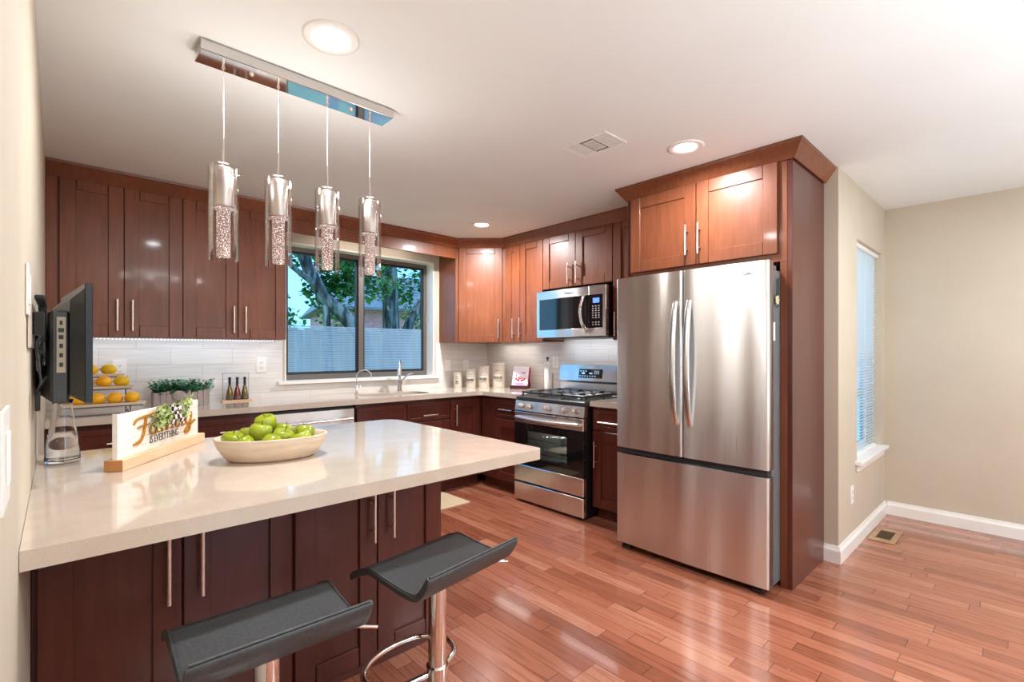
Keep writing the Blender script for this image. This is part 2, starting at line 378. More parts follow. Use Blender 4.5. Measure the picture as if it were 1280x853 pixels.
    def sphere(s, c, r, sc=(1, 1, 1), n=20, m=12):
        rs = []
        for i in range(m+1):
            t = PI*i/m; q = max(math.sin(t), 1e-3)
            rs.append([(c[0]+r*q*math.cos(j*2*PI/n)*sc[0], c[1]+r*q*math.sin(j*2*PI/n)*sc[1], c[2]-r*math.cos(t)*sc[2]) for j in range(n)])
        return s.rings(rs, cap=False)
    def quad(s, a, b, c, d): return s.add([a, b, c, d], [[0, 1, 2, 3]])
    def done(s, name, m=None, parent=None, loc=None, rz=None):
        me = bpy.data.meshes.new(name); me.from_pydata(s.v, [], s.f)
        for k in (s.mats or [m]): me.materials.append(k)
        if s.mats and m and not s.mats: me.materials.append(m)
        me.polygons.foreach_set('material_index', s.m); me.polygons.foreach_set('use_smooth', s.sm); me.update()
        o = bpy.data.objects.new(name, me); COL.objects.link(o)
        if parent: o.parent = parent
        if loc: o.location = loc
        if rz is not None: o.rotation_euler = (0, 0, rz)
        return o
def tag(o, label, cat, group=None, kind=None):
    if label: o['label'] = label
    if cat: o['category'] = cat
    if group: o['group'] = group
    if kind: o['kind'] = kind
    return o
def thing(name, label, cat, loc=(0, 0, 0), rz=0, group=None):
    o = bpy.data.objects.new(name, None); COL.objects.link(o); o.empty_display_size = .1
    o.location = loc; o.rotation_euler = (0, 0, rz); return tag(o, label, cat, group)
def struct(mb, name, m=None, parent=None, label=None):
    o = mb.done(name, m, parent)
    if parent is None: o['kind'] = 'structure'
    if label: o['label'] = label; 
    return o
def dup(root, loc, rz=None, label=None):
    r = root.copy(); COL.objects.link(r); r.location = loc
    if rz is not None: r.rotation_euler = (0, 0, rz)
    if label: r['label'] = label
    for ch in list(root.children):
        c = ch.copy(); COL.objects.link(c); c.parent = r
        for g in list(ch.children):
            d = g.copy(); COL.objects.link(d); d.parent = c
    return r
def text(name, body, size, m, parent, loc, rot=(PI/2, 0, 0), extrude=.0006, sx=1.0, align='CENTER', space=1.0):
    cu = bpy.data.curves.new(name, 'FONT'); cu.body = body; cu.size = size; cu.extrude = extrude
    cu.align_x = align; cu.align_y = 'CENTER'; cu.space_character = space
    t = bpy.data.objects.new(name, cu); COL.objects.link(t)
    me = bpy.data.meshes.new_from_object(t.evaluated_get(bpy.context.evaluated_depsgraph_get()))
    bpy.data.objects.remove(t); me.name = name; me.materials.clear(); me.materials.append(m)
    o = bpy.data.objects.new(name, me); COL.objects.link(o); o.parent = parent
    o.location = loc; o.rotation_euler = rot; o.scale = (sx, 1, 1); return o
def boolean_cut(o, cutter):
    md = o.modifiers.new('cut', 'BOOLEAN'); md.operation = 'DIFFERENCE'; md.object = cutter; md.solver = 'EXACT'
    dg = bpy.context.evaluated_depsgraph_get(); dg.update()
    me = bpy.data.meshes.new_from_object(o.evaluated_get(dg)); o.modifiers.clear(); o.data = me
    bpy.data.objects.remove(cutter)
def rrect(x0, x1, y0, y1, r, n=6, rs=None):
    rs = rs or [r]*4; out = []
    for (cx, cy, a0, q) in ((x1-rs[0], y0+rs[0], -90, rs[0]), (x1-rs[1], y1-rs[1], 0, rs[1]), (x0+rs[2], y1-rs[2], 90, rs[2]), (x0+rs[3], y0+rs[3], 180, rs[3])):
        if q < 1e-5: out.append((cx, cy)); continue
        for i in range(n+1):
            a = math.radians(a0+90*i/n); out.append((cx+q*math.cos(a), cy+q*math.sin(a)))
    return out

# ------------------------------------------------------------------ room shell
XL, XR, XE = -.055, 3.62, 4.87     # left wall, kitchen right wall, far right wall
YB, YW, YS = 4.30, .82, -3.4       # back wall, short wall with the blind, wall behind
H = 2.44
struct(MB().box(XL-.2, XE+.2, YS-.2, YB+.3, -.12, 0, 0), 'floor', M['floor'])
struct(MB().box(XL-.2, XE+.2, YS-.2, YB+.3, H, H+.12, 0), 'ceiling', M['ceil'])
struct(MB().box(XL-.15, XL, YS-.2, YB+.3, 0, H, 0), 'wall_left', M['paint'])
WX0, WX1, WZ0, WZ1 = 1.395, 2.889, 1.05, 2.233
w = MB()
w.box(XL, WX0, YB, YB+.2, 0, H, 0); w.box(WX1, XR+.15, YB, YB+.2, 0, H, 0)
w.box(WX0, WX1, YB, YB+.2, 0, WZ0, 0); w.box(WX0, WX1, YB, YB+.2, WZ1, H, 0)
struct(w, 'wall_back', M['paint'])
struct(MB().box(XR, XR+.15, YW+.16, YB, 0, H, 0), 'wall_right', M['paint'])
BX0, BX1, BZ0, BZ1 = 3.965, 4.745, .56, 2.07
w = MB()
w.box(3.505, BX0, YW, YW+.14, 0, H, 0); w.box(BX1, XE+.15, YW, YW+.14, 0, H, 0)
w.box(BX0, BX1, YW, YW+.14, 0, BZ0, 0); w.box(BX0, BX1, YW, YW+.14, BZ1, H, 0)
struct(w, 'wall_alcove', M['paint'])
struct(MB().box(XE, XE+.15, YS-.2, YW, 0, H, 0), 'wall_far_right', M['paint'])
w = MB()   # wall behind, with a wide glazed door and a window
w.box(XL, 1.0, YS-.15, YS, 0, H, 0); w.box(3.0, 3.6, YS-.15, YS, 0, H, 0); w.box(4.5, XE, YS-.15, YS, 0, H, 0)
w.box(1.0, 3.0, YS-.15, YS, 2.15, H, 0); w.box(3.6, 4.5, YS-.15, YS, 2.15, H, 0); w.box(3.6, 4.5, YS-.15, YS, 0, .9, 0)
struct(w, 'wall_front', M['paint'])
d = struct(MB().box(1.0, 1.06, YS-.1, YS-.04, 0, 2.15).box(2.94, 3.0, YS-.1, YS-.04, 0, 2.15).box(1.97, 2.03, YS-.1, YS-.04, 0, 2.15).box(1.0, 3.0, YS-.1, YS-.04, 2.09, 2.15).box(1.0, 3.0, YS-.1, YS-.04, 0, .06), 'door_1', M['white'])
MB().box(1.06, 2.94, YS-.075, YS-.07, .06, 2.09, 0).done('pane', M['pane_clear'], d)
d = struct(MB().box(3.6, 3.65, YS-.1, YS-.04, .9, 2.15).box(4.45, 4.5, YS-.1, YS-.04, .9, 2.15).box(3.6, 4.5, YS-.1, YS-.04, 2.1, 2.15).box(3.6, 4.5, YS-.1, YS-.04, .9, .95), 'window_3', M['white'])
MB().box(3.65, 4.45, YS-.075, YS-.07, .95, 2.1, 0).done('pane', M['pane_clear'], d)

def base_profile(mb, x0, y0, x1, y1, nx, ny, h=.105, t=.016):
    # straight run; (nx,ny) points into the room
    prof = [(0, 0), (t, 0), (t, h*.72), (t*.55, h*.86), (t*.35, h), (0, h)]
    rs = []
    for (x, y) in ((x0, y0), (x1, y1)): rs.append([(x+nx*o, y+ny*o, z) for o, z in prof])
    mb.rings(rs, smooth=False)
def sweep(path, prof, mb):
    P = [Vector(p) for p in path]; rs = []
    for i, p in enumerate(P):
        n0 = n1 = None
        if i > 0: d = (P[i]-P[i-1]).normalized(); n0 = Vector((d.y, -d.x))
        if i < len(P)-1: d = (P[i+1]-P[i]).normalized(); n1 = Vector((d.y, -d.x))
        n = n1 if n0 is None else n0 if n1 is None else (n0+n1)/((n0+n1).length**2/2)
        rs.append([(p.x+n.x*o, p.y+n.y*o, z) for o, z in prof])
    return mb.rings(rs, smooth=False)
BP = [(-.001, .0), (.016, .0), (.016, .075), (.009, .09), (.006, .105), (-.001, .105)]
struct(sweep([(3.505, .896), (3.505, YW), (XE, YW)], BP, MB()), 'baseboard_alcove', M['white'])
struct(sweep([(XE, YW-.017), (XE, YS)], BP, MB()), 'baseboard_far_right', M['white'])

# tile backsplash
t = MB(); t.box(XL, WX0-.02, YB-.008, YB, .92, 1.395, 0); t.box(WX0-.02, WX1+.02, YB-.008, YB, .92, 1.02, 0); t.box(WX1+.02, XR, YB-.008, YB, .92, 1.395, 0)
o = struct(t, 'wall_back_backsplash', M['tile_x'])
t = MB(); t.box(XR-.008, XR, 1.93, YB-.008, .92, 1.45, 0)
o = struct(t, 'wall_right_backsplash', M['tile_y'])

# window over the sink
FY0, FY1 = 4.42, 4.47
w = MB(); w.box(WX0, WX1, FY0, FY1, WZ0, WZ0+.05); w.box(WX0, WX1, FY0, FY1, WZ1-.05, WZ1)
w.box(WX0, WX0+.05, FY0, FY1, WZ0+.05, WZ1-.05); w.box(WX1-.05, WX1, FY0, FY1, WZ0+.05, WZ1-.05)
w.box(2.105, 2.155, FY0-.01, FY1, WZ0+.05, WZ1-.05)
win = struct(w, 'window_1', M['win_frame'])
f = MB()
for (a, bb) in ((WX0+.05, 2.105), (2.155, WX1-.05)):
    f.box(a, a+.02, 4.43, 4.455, WZ0+.05, WZ1-.05); f.box(bb-.02, bb, 4.43, 4.455, WZ0+.05, WZ1-.05)
    f.box(a, bb, 4.43, 4.455, WZ0+.05, WZ0+.07); f.box(a, bb, 4.43, 4.455, WZ1-.07, WZ1-.05)
f.done('sash', mat('dark_sash', srgb(40, 42, 48), rough=.4), win)
for (a, bb) in ((WX0+.07, 2.085), (2.175, WX1-.07)):
    MB().box(a, bb, 4.441, 4.446, WZ0+.07, WZ1-.07, 0).done('pane', M['pane'], win)
    fl = MB(); z = WZ0+.075
    while z < 1.53:
        fl.box(a+.001, bb-.001, 4.436, 4.438, z, z+.0125, 0); z += .0165
    o = fl.done('privacy_film', M['film'], win); o['label'] = 'striped frosted film over the lower pane'
r = MB(); r.box(WX0, WX0+.012, YB-.002, FY0, WZ0, WZ1, 0); r.box(WX1-.012, WX1, YB-.002, FY0, WZ0, WZ1, 0); r.box(WX0+.012, WX1-.012, YB-.002, FY0, WZ1-.012, WZ1, 0)
r.done('window_reveal', M['white'], win)
r = MB(); r.box(WX0-.06, WX1+.05, YB-.045, FY0, 1.026, 1.053, .002); r.done('window_sill', M['white'], win)

# blind window in the alcove
w = MB(); fy = YW+.10
w.box(BX0, BX0+.04, fy, fy+.03, BZ0, BZ1); w.box(BX1-.04, BX1, fy, fy+.03, BZ0, BZ1); w.box(BX0+.04, BX1-.04, fy, fy+.03, BZ0, BZ0+.04); w.box(BX0+.04, BX1-.04, fy, fy+.03, BZ1-.04, BZ1); w.box(BX0+.04, BX1-.04, fy, fy+.03, 1.3, 1.33)
w2 = struct(w, 'window_2', M['white'])
MB().box(BX0+.04, BX1-.04, fy+.012, fy+.016, BZ0+.04, BZ1-.04, 0).done('pane', M['pane'], w2)
s = MB(); s.box(BX0-.05, BX1+.05, YW-.04, fy, BZ0-.022, BZ0+.003, .003).box(BX0-.03, BX1+.03, YW-.014, YW, BZ0-.07, BZ0-.022); s.done('window_sill', M['white'], w2)
bl = thing('window_blind', 'white slatted blind lowered over the tall narrow alcove window', 'window blind', (BX0, YW+.045, BZ0))
MB().box(.005, BX1-BX0-.005, -.025, .02, BZ1-BZ0-.035, BZ1-BZ0-.003).done('headrail', M['white'], bl)
MB().box(.008, BX1-BX0-.008, -.014, .014, .004, .016).done('bottom_rail', M['white'], bl)
sl = MB(); z = .026; ca, sa = math.cos(.95), -math.sin(.95)
while z < BZ1-BZ0-.04:
    sl.add([(.008, -.0125*ca, z-.0125*sa), (BX1-BX0-.008, -.0125*ca, z-.0125*sa), (BX1-BX0-.008, .0, z+.002), (.008, 0, z+.002), (.008, .0125*ca, z+.0125*sa), (BX1-BX0-.008, .0125*ca, z+.0125*sa)], [[0, 1, 2, 3], [3, 2, 5, 4]], True)
    z += .0215
o = sl.done('slats', M['blind'], bl)
cds = MB()
for x in (.12, (BX1-BX0)/2, BX1-BX0-.12): cds.cyl((x, -.014, .01), (x, -.014, BZ1-BZ0-.03), .0009, n=6)
cds.done('ladder_cord', M['white'], bl)
MB().cyl((.05, -.03, .62), (.05, -.03, BZ1-BZ0-.04), .003, n=6).done('tilt_wand', M['white'], bl)

# ------------------------------------------------------------------ cabinets
def bar_handle(name, parent, m, p, length, axis='z', r=.0062, off=.034, y=0):
    h = MB(); x, z = p
    if axis == 'z':
        h.cyl((x, y-off, z-length/2), (x, y-off, z+length/2), r, n=14)
        for q in (-1, 1): h.cyl((x, y-off, z+q*length*.3), (x, y, z+q*length*.3), r*.75, n=10)
    else:
        h.cyl((x-length/2, y-off, z), (x+length/2, y-off, z), r, n=14)
        for q in (-1, 1): h.cyl((x+q*length*.3, y-off, z), (x+q*length*.3, y, z), r*.75, n=10)
    return h.done(name, m, parent)
def shaker(parent, m, x0, x1, z0, z1, st=.075, th=.02, name='door', y=0.0):
    d = MB(); e = .003
    d.box(x0, x0+st, y-th, y-.001, z0, z1); d.box(x1-st, x1, y-th, y-.001, z0, z1)
    d.box(x0+st+e, x1-st-e, y-th+.0008, y-.001, z0, z0+st); d.box(x0+st+e, x1-st-e, y-th+.0008, y-.001, z1-st, z1)
    d.box(x0+st, x1-st, y-th+.012, y-.003, z0+st-.003, z1-st+.003, 0)
    return d.done(name, m, parent)
def slab(parent, m, x0, x1, z0, z1, th=.02, name='drawer', st=.032):
    d = MB(); d.box(x0, x0+st, -th, -.001, z0, z1); d.box(x1-st, x1, -th, -.001, z0, z1)
    d.box(x0+st, x1-st, -th+.0006, -.001, z0, z0+st); d.box(x0+st, x1-st, -th+.0006, -.001, z1-st, z1)
    d.box(x0+st, x1-st, -th+.006, -.003, z0+st-.002, z1-st+.002, 0)
    return d.done(name, m, parent)
def cabinet(name, label, loc, rz, W_, D_, H_, mw, doors=(), drawers=(), toe=0, cat='cabinet', group=None, fill=()):
    """local frame: x along the face, -y out of the face, z up; doors (x0,x1,z0,z1,handle_x,handle_z,len)"""
    c = thing(name, label, cat, loc, rz, group)
    b = MB()
    if 'sink' in label: b.box(0, W_, 0, D_, toe, .69, .001); b.box(0, W_, 0, .02, .69, H_, .001); b.box(0, .018, .02, D_, .69, H_, 0); b.box(W_-.018, W_, .02, D_, .69, H_, 0)
    else: b.box(0, W_, 0, D_, toe, H_, .001)
    if toe: b.box(.0, W_, .06, D_-.02, 0, toe, 0)
    b.done('body', mw, c)
    for (x0, x1, z0, z1, hx, hz, hl) in doors:
        d = shaker(c, mw, x0, x1, z0, z1)
        if hx is not None: bar_handle('handle', d, M['nickel'], (hx, hz), hl, 'z', y=-.02)
    for (x0, x1, z0, z1, hx, hz, hl) in drawers:
        d = slab(c, mw, x0, x1, z0, z1)
        if hx is not None: bar_handle('handle', d, M['nickel'], (hx, hz), hl, 'x', y=-.02)
    for (x0, x1, z0, z1) in fill: MB().box(x0, x1, -.018, -.001, z0, z1).done('filler_strip', mw, c)
    return c
CH, CL = M['cherry'], M['cherry_shaded']
UY, UZ, UH = 4.01, 1.395, .975      # face plane of uppers, bottom, height
g = .0025
# upper cabinets on the back wall
cabinet('wall_cabinet', 'reddish brown two-door wall cabinet nearest the television wall', (XL+.001, UY, UZ), 0, .627-XL-.004, YB-UY-.001, UH, CH,
        doors=[(.057+g, .365-g, .002, UH-.004, .329, .14, .20), (.365+g, .682-g, .002, UH-.004, .406, .14, .20)], fill=[(.0, .05, .0, UH-.002)])
cabinet('wall_cabinet', 'reddish brown two-door wall cabinet beside the left edge of the sink window', (.627, UY, UZ), 0, .68, YB-UY-.001, UH, CH,
        doors=[(g, .341-g, .002, UH-.004, .309, .14, .195), (.341+g, .68-g, .002, UH-.004, .386, .14, .195)])
# diagonal corner
UX = 3.33
cc = thing('corner_cabinet', 'diagonal corner wall cabinet with one tall door between window and range', 'cabinet', (0, 0, UZ))
p0 = Vector((2.955, UY-.0)); p1 = Vector((UX, 3.665))
b = MB(); b.prism([(p0.x, YB-.001), (p0.x, p0.y), (p1.x, p1.y), (XR-.009, p1.y), (XR-.009, YB-.001)], 0, UH); b.done('body', CH, cc)
dv = (p1-p0); ang = math.atan2(dv.y, dv.x); Ld = dv.length
dm = MB(); dm.M = Matrix.Translation((p0.x, p0.y, 0)) @ Matrix.Rotation(ang, 4, 'Z')
def shaker_into(d, x0, x1, z0, z1, st=.075, th=.02):
    d.box(x0, x0+st, -th, -.001, z0, z1); d.box(x1-st, x1, -th, -.001, z0, z1)
    d.box(x0+st+.0016, x1-st-.0016, -th+.0008, -.001, z0, z0+st); d.box(x0+st+.0016, x1-st-.0016, -th+.0008, -.001, z1-st, z1)
    d.box(x0+st, x1-st, -th+.009, -.003, z0+st-.003, z1-st+.003, 0)
shaker_into(dm, .035, Ld-.035, .002, UH-.004)
dd = dm.done('door', CH, cc)
hm = MB(); hm.M = dm.M; hx = Ld-.075
hm.cyl((hx, -.054, .04), (hx, -.054, .235), .0062, n=14)
for q in (.075, .2): hm.cyl((hx, -.054, q), (hx, -.02, q), .0046, n=10)
hm.done('handle', M['nickel'], dd)
# valance over the window
v = MB(); v.box(1.308, 2.953, UY-.018, UY+.002, 2.243, 2.37, .001)
tag(v.done('window_valance', CH), 'long brown wooden valance board bridging the cabinets above the sink window', 'valance')
# right wall uppers (rotated -90: local x runs towards -Y)
R = -PI/2
Y1, Y2, Y3, Y4 = 3.664, 3.128, 2.345, 1.945
cabinet('wall_cabinet', 'tall narrow two-door wall cabinet between corner cabinet and microwave', (UX, Y1, UZ), R, Y1-Y2-.001, XR-UX-.01, UH, CH,
        doors=[(.02, .225-g, .002, UH-.004, .150, .14, .195), (.225+g, .535-g, .002, UH-.004, .236+.01, .14, .195)])
ZM = 1.875
cabinet('wall_cabinet', 'short two-door wall cabinet directly above the microwave', (UX, Y2, ZM), R, Y2-Y3-.001, XR-UX-.01, UZ+UH-ZM, CH,
        doors=[(g, .39-g, .002, UZ+UH-ZM-.004, .325, .12, .19), (.39+g, .78-g, .002, UZ+UH-ZM-.004, .42, .12, .19)])
cabinet('wall_cabinet', 'slim single-door wall cabinet squeezed between microwave and refrigerator', (UX, Y3, UZ), R, Y3-Y4-.001, XR-UX-.01, UH, CH,
        doors=[(g, .30, .002, UH-.004, .04, .13, .195)])
# crown moulding
def crown(path, name, label, closed=False):
    prof = [(0, 2.352), (.006, 2.352), (.012, 2.362), (.05, 2.418), (.056, 2.424), (.06, 2.4385), (0, 2.4385)]
    P = [Vector(p) for p in path]; rs = []
    for i, p in enumerate(P):
        n0 = n1 = None
        if i > 0: d = (P[i]-P[i-1]).normalized(); n0 = Vector((d.y, -d.x))
        if i < len(P)-1: d = (P[i+1]-P[i]).normalized(); n1 = Vector((d.y, -d.x))
        if n0 is None: n = n1
        elif n1 is None: n = n0
        else: n = (n0+n1); n = n/ (n.length**2/2)
        rs.append([(p.x+n.x*o, p.y+n.y*o, z) for o, z in prof])
    m = MB(); m.rings(rs, smooth=False); o = m.done(name, CH); tag(o, label, 'crown molding'); return o
crown([(XL+.001, UY-.022), (2.945, UY-.022), (UX-.022, 3.655), (UX-.022, 1.945)], 'crown_molding', 'long brown crown molding running along the ceiling over the wall cabinets')

# refrigerator enclosure
FX = 2.92
fc = thing('refrigerator_cabinet', 'tall reddish brown enclosure with two doors above the steel refrigerator', 'cabinet', (0, 0, 0))
MB().box(FX, XR-.12, .895, .921, 0, 2.40).done('side_panel', CL, fc)
MB().box(FX, XR-.001, 1.915, 1.942, 0, 2.40).done('side_panel', CL, fc)
MB().box(FX+.001, XR-.12, .921, 1.915, 1.80, 2.40).done('body', CH, fc)
MB().box(FX-.0, FX+.02, .921, .958, 0.0, 1.80).done('filler_strip', CH, fc)
dd = Matrix.Translation((FX, 1.942, 0)) @ Matrix.Rotation(R, 4, 'Z')
for (x0, x1, hx) in ((.035, .505, .455), (.511, .975, .535)):
    m_ = MB(); m_.M = dd; shaker_into(m_, x0, x1, 1.845, 2.352); do = m_.done('door', M['cherry'], fc)
    h = MB(); h.M = dd; h.cyl((hx, -.054, 1.905), (hx, -.054, 2.095), .0062, n=14)
    for q in (1.943, 2.057): h.cyl((hx, -.054, q), (hx, -.02, q), .0046, n=10)
    h.done('handle', M['nickel'], do)
crown([(UX-.022, 1.946), (FX-.004, 1.946), (FX-.004, .889), (XR-.118, .889)], 'crown_molding', 'projecting brown crown molding wrapped around the top of the refrigerator enclosure')

# base cabinets, back wall
BY = 3.71; BH = .878
def base(label, x0, x1, doors, drawers, loc=None, rz=0, W_=None, name='base_cabinet', D_=None):
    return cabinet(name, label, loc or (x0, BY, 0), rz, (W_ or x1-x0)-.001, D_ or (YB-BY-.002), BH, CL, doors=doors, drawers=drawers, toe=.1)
DZ0, DZ1, QZ0, QZ1 = .105, .675, .685, .845
def dset(W_, two=True, hl=.15):
    if two: return [(g, W_/2-g, DZ0, DZ1, W_/2-.035, .56, hl), (W_/2+g, W_-g, DZ0, DZ1, W_/2+.035, .56, hl)]
    return [(g, W_-g, DZ0, DZ1, .04, .56, hl)]
base('brown base cabinet under the fruit rack beside the television wall', XL+.001, .59, dset(.644), [(g, .642, QZ0, QZ1, .325, .765, .13)])
base('brown base cabinet with drawer left of the dishwasher', .592, 1.105, dset(.513), [(g, .51, QZ0, QZ1, .255, .765, .13)])
base('wide brown base cabinet under the sink right of the dishwasher', 1.745, 2.66, dset(.915),
     [(g, .455, QZ0, QZ1, None, 0, 0), (.46, .912, QZ0, QZ1, .68, .735, .15)])
base('brown base cabinet with full height door at the inner counter corner', 2.662, 3.04, [(g, .335, DZ0, .845, .05, .71, .195)], [], D_=YB-BY-.002)
# right wall base
RX = 3.045
base('narrow brown blind corner base cabinet with plain door facing the room', 0, 0, [(.06, .215, DZ0, .845, None, 0, 0)], [], loc=(RX, BY-.001, 0), rz=R, W_=.222, D_=XR-RX-.01)
base('small brown base cabinet with drawer immediately left of the range', 0, 0, [(g, .36, DZ0, DZ1, .325, .54, .14)], [(g, .36, QZ0, QZ1, .18, .765, .17)], loc=(RX, 3.486, 0), rz=R, W_=.364, D_=XR-RX-.01)
base('brown base cabinet with drawer between range and refrigerator', 0, 0, [(.01, .385, DZ0, DZ1+.015, .045, .515, .20)], [(.01, .385, .70, .858, .2, .765, .24)], loc=(RX, 2.338, 0), rz=R, W_=.394, D_=XR-RX-.01)

# counters
def slab_poly(poly, z0, z1, name, label):
    m = MB(); m.prism(poly, z0, z1); o = m.done(name, M['quartz']); return tag(o, label, 'countertop')
CX = 3.00
ct = slab_poly([(XL+.001, YB-.009), (XL+.001, 3.665), (CX-.03, 3.665), (CX, 3.635), (CX, 3.118), (XR-.009, 3.118), (XR-.009, YB-.009)], .88, .92, 'countertop', 'long pale quartz countertop running under the window and around the corner')
cut = MB(); cut.prism(rrect(1.90, 2.54, 3.80, 4.10, .08), .8, 1.0); boolean_cut(ct, cut.done('cutter'))
slab_poly([(CX, 1.944), (XR-.009, 1.944), (XR-.009, 2.336), (CX, 2.336)], .88, .92, 'countertop', 'small pale quartz countertop piece between range and refrigerator')
snk = thing('kitchen_sink', 'stainless undermount sink sunk in the counter below the window', 'sink', (2.22, 3.95, .70))
m_ = MB()
def rr3(x0, x1, y0, y1, r, z): return [(a, b_, z) for a, b_ in rrect(x0, x1, y0, y1, r)]
m_.rings([rr3(-.33, .33, -.16, .16, .08, .178), rr3(-.315, .315, -.145, .145, .08, .178), rr3(-.31, .31, -.14, .14, .07, .02), rr3(-.29, .29, -.12, .12, .05, .0)], cap=False)
m_.add(rr3(-.29, .29, -.12, .12, .05, .0), [list(range(28))]); m_.done('basin', M['steel'], snk)
MB().lathe([(.0, .004), (.03, .004), (.042, .002), (.045, .0)], n=24).done('drain', M['chrome'], snk)

# peninsula
PY = 1.87
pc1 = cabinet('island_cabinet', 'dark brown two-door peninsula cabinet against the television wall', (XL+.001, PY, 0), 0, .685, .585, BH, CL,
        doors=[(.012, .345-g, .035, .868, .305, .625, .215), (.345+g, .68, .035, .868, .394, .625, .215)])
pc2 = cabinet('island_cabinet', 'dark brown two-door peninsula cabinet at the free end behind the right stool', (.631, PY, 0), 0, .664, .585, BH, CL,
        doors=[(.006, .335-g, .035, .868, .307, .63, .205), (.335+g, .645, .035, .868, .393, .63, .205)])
pen = slab_poly(rrect(XL+.001, 1.395, 1.315, 2.49, .04, rs=[.03, .09, .0001, .0001]), .88, .92, 'countertop', 'broad pale quartz peninsula countertop in the foreground carrying sign and fruit bowl')
b = MB(); b.box(XL+.002, 1.30, PY-.012, PY-.001, 0, .03, .003); struct(b, 'trim_1', CL)

# ------------------------------------------------------------------ dishwasher
dw = thing('dishwasher', 'stainless dishwasher with bar handle under the back counter', 'dishwasher', (1.11, BY, 0))
MB().box(.004, .62, 0, .56, .1, .868).done('body', M['plastic_black'], dw)
do = MB().box(.012, .615, -.022, -.001, .12, .852, .003).done('door', M['steel'], dw)
bar_handle('handle', do, M['steel'], (.314, .775), .54, 'x', r=.009, off=.04, y=-.022)
MB().box(.01, .615, .04, .06, 0, .1).done('kick_plate', M['plastic_black'], dw)

# ------------------------------------------------------------------ refrigerator (local x along -Y, front -y => world -X)
fr = thing('refrigerator', 'tall stainless french-door refrigerator with bottom freezer drawer', 'refrigerator', (2.80, 1.903, 0), R)
FW = .953
MB().box(.008, FW-.008, 0.0, .68, .035, 1.745, .004).done('cabinet', M['steel_side'], fr)
def door_shape(x0, x1, z0, z1, bow=.012, y0=-.006, y1=-.072, n=14, r=.014):
    """front bows outwards slightly, vertical edges rounded"""
    pts = [(x1, y0), (x0, y0)]
    w = x1-x0; fr_ = []
    for i in range(n+1):
        u = i/n; x = x0+w*u; gx = x/FW*2-1
        y = y1 - bow*(1-gx*gx) + 0
        e = min(x-x0, x1-x); 
        if e < r: y += r-math.sqrt(max(r*r-(r-e)**2, 0))
        fr_.append((x, y))
    ex = [(x0, y1+r+.0), (x1, y1+r)]
    m = MB(); poly = [(x0, y0)]+[(x0+.0, y1+r*1.2)]+[(x0+r*(1-math.cos(a)), y1-bow*(1-((x0/FW)*2-1)**2)+r*(1-math.sin(a))) for a in [PI/2*k/5 for k in range(6)]]
    k = 18
    for i in range(1, k):
        x = x0+r+(w-2*r)*i/k; gx = x/FW*2-1; poly.append((x, y1-bow*(1-gx*gx)))
    poly += [(x1-r*(1-math.cos(a)), y1-bow*(1-((x1/FW)*2-1)**2)+r*(1-math.sin(a))) for a in [PI/2*(5-k_)/5 for k_ in range(6)]]
    poly += [(x1, y1+r*1.2), (x1, y0)]
    m.prism(poly, z0, z1, smooth=False)
    return m
def fr_door(name, x0, x1, z0, z1):
    return door_shape(x0, x1, z0, z1).done(name, M['steel_fridge'], fr)
dl = fr_door('door', 0, FW/2-.003, .672, 1.785); drr = fr_door('door', FW/2+.003, FW, .672, 1.785)
fz = fr_door('freezer_drawer', 0, FW, .045, .632)
for d_, x, sgn in ((dl, FW/2-.042, -1), (drr, FW/2+.046, 1)):
    h = MB(); pts = []
    for i in range(17):
        u = i/16; z = .862+(1.604-.862)*u; bowz = math.sin(PI*u)
        pts.append((x+sgn*.0*bowz, -.088-.048*bowz**.7, z))
    rs = []
    for i, p in enumerate(pts):
        w_ = .016+.005*math.sin(PI*i/16); t_ = .007
        rs.append([(p[0]-w_, p[1]+t_, p[2]), (p[0]-w_, p[1]-t_*.4, p[2]), (p[0]-w_*.6, p[1]-t_, p[2]), (p[0]+w_*.6, p[1]-t_, p[2]), (p[0]+w_, p[1]-t_*.4, p[2]), (p[0]+w_, p[1]+t_, p[2])])
    h.rings(rs); h.done('handle', M['steel'], d_)
# recessed grip under the doors, hinge covers, feet
MB().box(.01, FW-.01, -.055, 0, .634, .670, .002).done('grip_recess', mat('dark_grip', srgb(62, 64, 68), rough=.35, metal=.3), fr)
for x in (.02, FW-.09): MB().box(x, x+.07, -.06, .10, 1.746, 1.775, .004).done('hinge_cover', M['steel_side'], fr)
for x in (.03, FW-.10):
    f = MB(); f.box(x, x+.06, -.055, .02, 0.0, .03, .008); f.cyl((x+.03, -.03, 0), (x+.03, -.03, .035), .018, n=14); f.done('foot', M['plastic_black'], fr)
MB().box(.03, FW-.03, 0, .02, .012, .036).done('base_grille', M['plastic_black'], fr)
text('brand_lettering', 'SAMSUNG', .021, M['ink'], drr, (FW-.125, -.0785, 1.722), space=1.2)
# service label on the fridge's side: side faces -Y (local +x)
lb = MB(); lb.box(FW-.0085, FW-.0075, .005, .045, 1.36, 1.46, 0).done('service_label', M['white'], fr)
mg = thing('flower_magnet', 'cream flower magnet with black loop hanging on the refrigerator side', 'magnet', (2.84, .9515, 1.60))
m_ = MB(); 
for k in range(5):
    a = k*2*PI/5; m_.sphere((math.cos(a)*.016, -.006, math.sin(a)*.016-.02), .011, (1, .5, 1), 10, 6)
m_.sphere((0, -.01, -.02), .007, n=10, m=6); m_.done('flower', M['cream_metal'], mg)
m_ = MB(); m_.tube([(.0, -.004, -.03), (-.012, -.008, .03), (-.008, -.008, .09), (.012, -.008, .10), (.016, -.008, .04), (.012, -.006, -.05), (-.004, -.006, -.06)], .003, 6); m_.done('loop', M['plastic_black'], mg)

